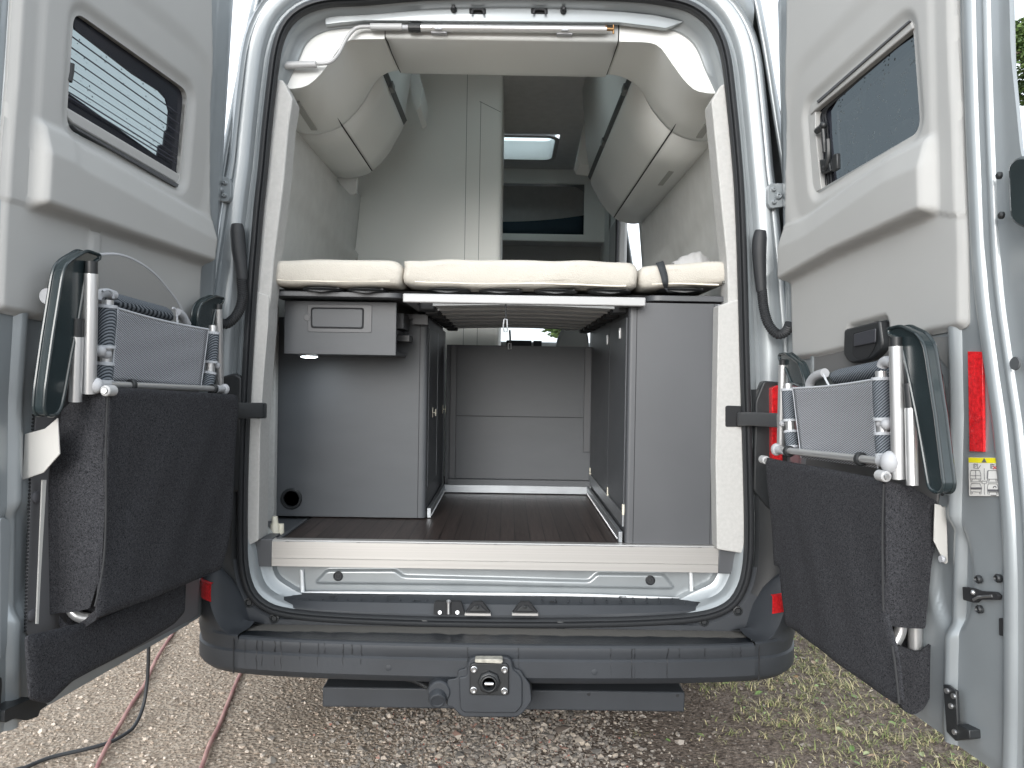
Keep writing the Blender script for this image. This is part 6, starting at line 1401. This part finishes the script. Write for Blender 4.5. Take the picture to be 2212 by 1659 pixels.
def varmat(name, stops, rough=.9, bump=.3):
    m = bpy.data.materials.new(name); m.use_nodes = True; t, b = nodes_of(m); gi = t.nodes.new('ShaderNodeNewGeometry'); r = t.nodes.new('ShaderNodeValToRGB'); r.color_ramp.interpolation = 'LINEAR'; e = r.color_ramp.elements
    e[0].position, e[0].color = stops[0][0], (*stops[0][1], 1); e[1].position, e[1].color = stops[-1][0], (*stops[-1][1], 1)
    for p, c in stops[1:-1]: x = e.new(p); x.color = (*c, 1)
    t.links.new(gi.outputs['Random Per Island'], r.inputs[0]); t.links.new(r.outputs[0], b.inputs['Base Color']); b.inputs['Roughness'].default_value = rough; return m
def stones(n, xr, yr, size, name, m, label, dens=None):
    base = []
    bmx = bmesh.new(); bmesh.ops.create_icosphere(bmx, subdivisions=1, radius=1); bv = np.array([v.co[:] for v in bmx.verts]); bf = [tuple(v.index for v in f.verts) for f in bmx.faces]; bmx.free()
    V = []; F = []; k = 0
    rng = np.random.RandomState(5)
    while k < n:
        x, y = rng.uniform(*xr), rng.uniform(*yr)
        if dens and rng.rand() > dens(x, y): continue
        s = size*np.exp(rng.randn()*.45); q = bv*(1+.2*rng.randn(len(bv), 1))*s*np.array([rng.uniform(.8, 1.3), rng.uniform(.7, 1.1), rng.uniform(.45, .8)])
        a = rng.uniform(0, 6.28); ca, sa = math.cos(a), math.sin(a); q = np.stack([q[:, 0]*ca-q[:, 1]*sa, q[:, 0]*sa+q[:, 1]*ca, q[:, 2]], 1)+[x, y, gz(x, y)+s*.2]
        o_ = k*len(bv); V.append(q); F += [tuple(i+o_ for i in f) for f in bf]; k += 1
    mb = MB(); mb.v = [tuple(p) for p in np.vstack(V)]; mb.f = F
    o = mb.build(name, m, None, smooth=30); tag(o, label, name, kind='stuff'); return o
PEB = varmat('pebble_mix', [(0, (.085, .078, .07)), (.25, (.20, .18, .16)), (.5, (.34, .29, .235)), (.75, (.18, .16, .145)), (.9, (.42, .38, .33)), (.96, (.29, .25, .21)), (.985, (.26, .09, .06)), (1, (.28, .12, .09))])
PEBS = varmat('sand_pebble_mix', [(0, (.24, .19, .145)), (.5, (.40, .33, .265)), (1, (.57, .50, .43))])
stones(15000, (-.8, .7), (-.32, .75), .0044, 'gravel', PEB, 'loose grey gravel with bits of red brick below the tow hitch', lambda x, y: math.exp(-((x+.02-.1*y)/.34)**2))
stones(9000, (-2.1, .1), (-.4, 1.9), .0036, 'grit', PEBS, 'pale sandy grit strewn over the ground at left', lambda x, y: 1 if x < -.1 else .4)
stones(1600, (.2, 1.4), (-.3, 1.2), .0042, 'soil_crumbs', varmat('soil_crumb_mix', [(0, (.06, .048, .04)), (.6, (.14, .115, .095)), (.9, (.25, .22, .19)), (1, (.4, .37, .33))]), 'dark soil crumbs and small stones right of the gravel')
def blades():
    mb = MB(); rng = np.random.RandomState(11); V = []; F = []
    def dens(x, y): return sstep(.62, 1.2, np.array(x+.28*mnoise.noise((x*2.5, y*2.5, 5))+.12*(y)))
    n = 0; tufts = 0
    while tufts < 9500:
        x, y = rng.uniform(.35, 4.2), rng.uniform(-1.0, 3.6)
        if rng.rand() > float(dens(x, y))*.9+.03: continue
        tufts += 1
        for b_ in range(rng.randint(4, 13)):
            a = rng.uniform(0, 6.28); L_ = rng.uniform(.010, .045); lean = rng.uniform(.7, 2.1); w_ = rng.uniform(.0009, .0026)
            px_, py_ = x+rng.randn()*.015, y+rng.randn()*.015; d = np.array([math.cos(a), math.sin(a)]); s2 = np.array([-d[1], d[0]])*w_; z0 = gz(px_, py_)
            pts = []
            for t in (0, .4, .75, 1):
                h = L_*t*math.cos(lean*t*.8); r_ = L_*t*math.sin(min(1.5, lean*t+.2)); ww = 1-t*.9; c = np.array([px_, py_])+d*r_
                pts += [(*(c-s2*ww), z0+max(.002, h)), (*(c+s2*ww), z0+max(.002, h))]
            o_ = len(V); V += pts; F += [(o_, o_+1, o_+3, o_+2), (o_+2, o_+3, o_+5, o_+4), (o_+4, o_+5, o_+7, o_+6)]
    mb.v = V; mb.f = F; me = bpy.data.meshes.new('grass'); me.from_pydata(V, [], F); o = bpy.data.objects.new('grass', me); col.objects.link(o)
    me.materials.append(varmat('grass_mix', [(0, (.10, .13, .04)), (.28, (.19, .22, .08)), (.38, (.38, .33, .18)), (.74, (.48, .42, .26)), (.86, (.16, .20, .07)), (1, (.28, .23, .15))]))
    tag(o, 'short dry and green grass on the soil at right', 'grass', kind='stuff')
    # broad leaves and fallen leaves
    V = []; F = []
    for k in range(1700):
        x, y = rng.uniform(.5, 3.6), rng.uniform(-.8, 3.0)
        if rng.rand() > float(dens(x, y))*.95+.05: continue
        a = rng.uniform(0, 6.28); s = rng.uniform(.006, .018); tx, ty = rng.randn(2)*.35; z0 = gz(x, y)+rng.uniform(.004, .03); ca, sa = math.cos(a), math.sin(a); o_ = len(V)
        for (lx, ly, lz) in [(-1, 0, 0), (-.4, .5, .12), (.35, .42, .1), (1, 0, -.1), (.35, -.42, .1), (-.4, -.5, .12), (0, 0, -.05)]:
            V.append((x+s*(lx*ca-ly*sa), y+s*(lx*sa+ly*ca), z0+s*(lz+lx*tx*.5+ly*ty)))
        F += [(o_+i, o_+(i+1) % 6, o_+6) for i in range(6)]
    me = bpy.data.meshes.new('leaf_litter'); me.from_pydata(V, [], F); o = bpy.data.objects.new('leaf_litter', me); col.objects.link(o)
    me.materials.append(varmat('leaf_mix', [(0, (.10, .17, .05)), (.5, (.17, .24, .08)), (.7, (.30, .32, .17)), (.85, (.30, .17, .09)), (1, (.42, .36, .28))], .6))
    tag(o, 'small green weeds and fallen brown leaves among the grass', 'leaves', kind='stuff')
blades()
LEAF = varmat('tree_leaf', [(0, (.030, .060, .015)), (.5, (.06, .11, .025)), (1, (.11, .17, .04))], .6)
BARK = mat('bark', (.10, .08, .06), .9, bump=.8, bscale=30, bdist=.02, stretch=(1, 1, .2))
def tree(base, H_, crown, rx, n, label, seed, leaf=.09):
    rng = np.random.RandomState(seed); b = np.array(base, float); root = empty('tree', tuple(b), label, 'tree', 'trees beyond the van')
    m = MB(); c = np.array(crown, float); trunk = [b, b+[.1, .1, H_*.25], b*.6+c*.4+[0, 0, -H_*.05], c]
    m.tube(catmull(trunk, 4), [.22, .16, .12, .05], 10)
    cl = []
    for k in range(26):
        d = rng.randn(3); d /= np.linalg.norm(d); q = c+d*rx*rng.uniform(.35, .95)*np.array([1, 1, .85]); cl.append((q, rng.uniform(.22, .42)*rx*.6)); m.tube(catmull([c+(b-c)*rng.uniform(.05, .25), c*.5+q*.5+rng.randn(3)*.1, q], 3), [.06, .03, .01], 6)
    m.build('trunk', BARK, root, smooth=60); V = []; F = []
    for k in range(n):
        q, r_ = cl[rng.randint(len(cl))]; d = rng.randn(3); d /= np.linalg.norm(d); p = q+d*r_*rng.uniform(.5, 1.1); s = leaf*rng.uniform(.6, 1.3); x_, y_, _ = frame(rng.randn(3)+[0, 0, .8]); o_ = len(V)
        V += [tuple(p-x_*s), tuple(p-y_*s*.5), tuple(p+x_*s), tuple(p+y_*s*.5)]; F.append((o_, o_+1, o_+2, o_+3))
    me = bpy.data.meshes.new('crown'); off = np.array(root.location); me.from_pydata([tuple(np.array(v)-off) for v in V], [], F); me.materials.append(LEAF); o = bpy.data.objects.new('crown', me); col.objects.link(o); o.parent = root
    return root
c = P(2262, 125, 11.0); tree((c[0]+.5, 11, 0), c[2], c, .95, 9000, 'leafy green tree at the right edge, beyond the open right door', 3, .05)
c = P(1215, 690, 34.); tree((c[0]+1, 34, 0), 4, (c[0], 34, 5.0), 2.6, 6000, 'distant tree seen through the windscreen below the bed slats', 8, .16)
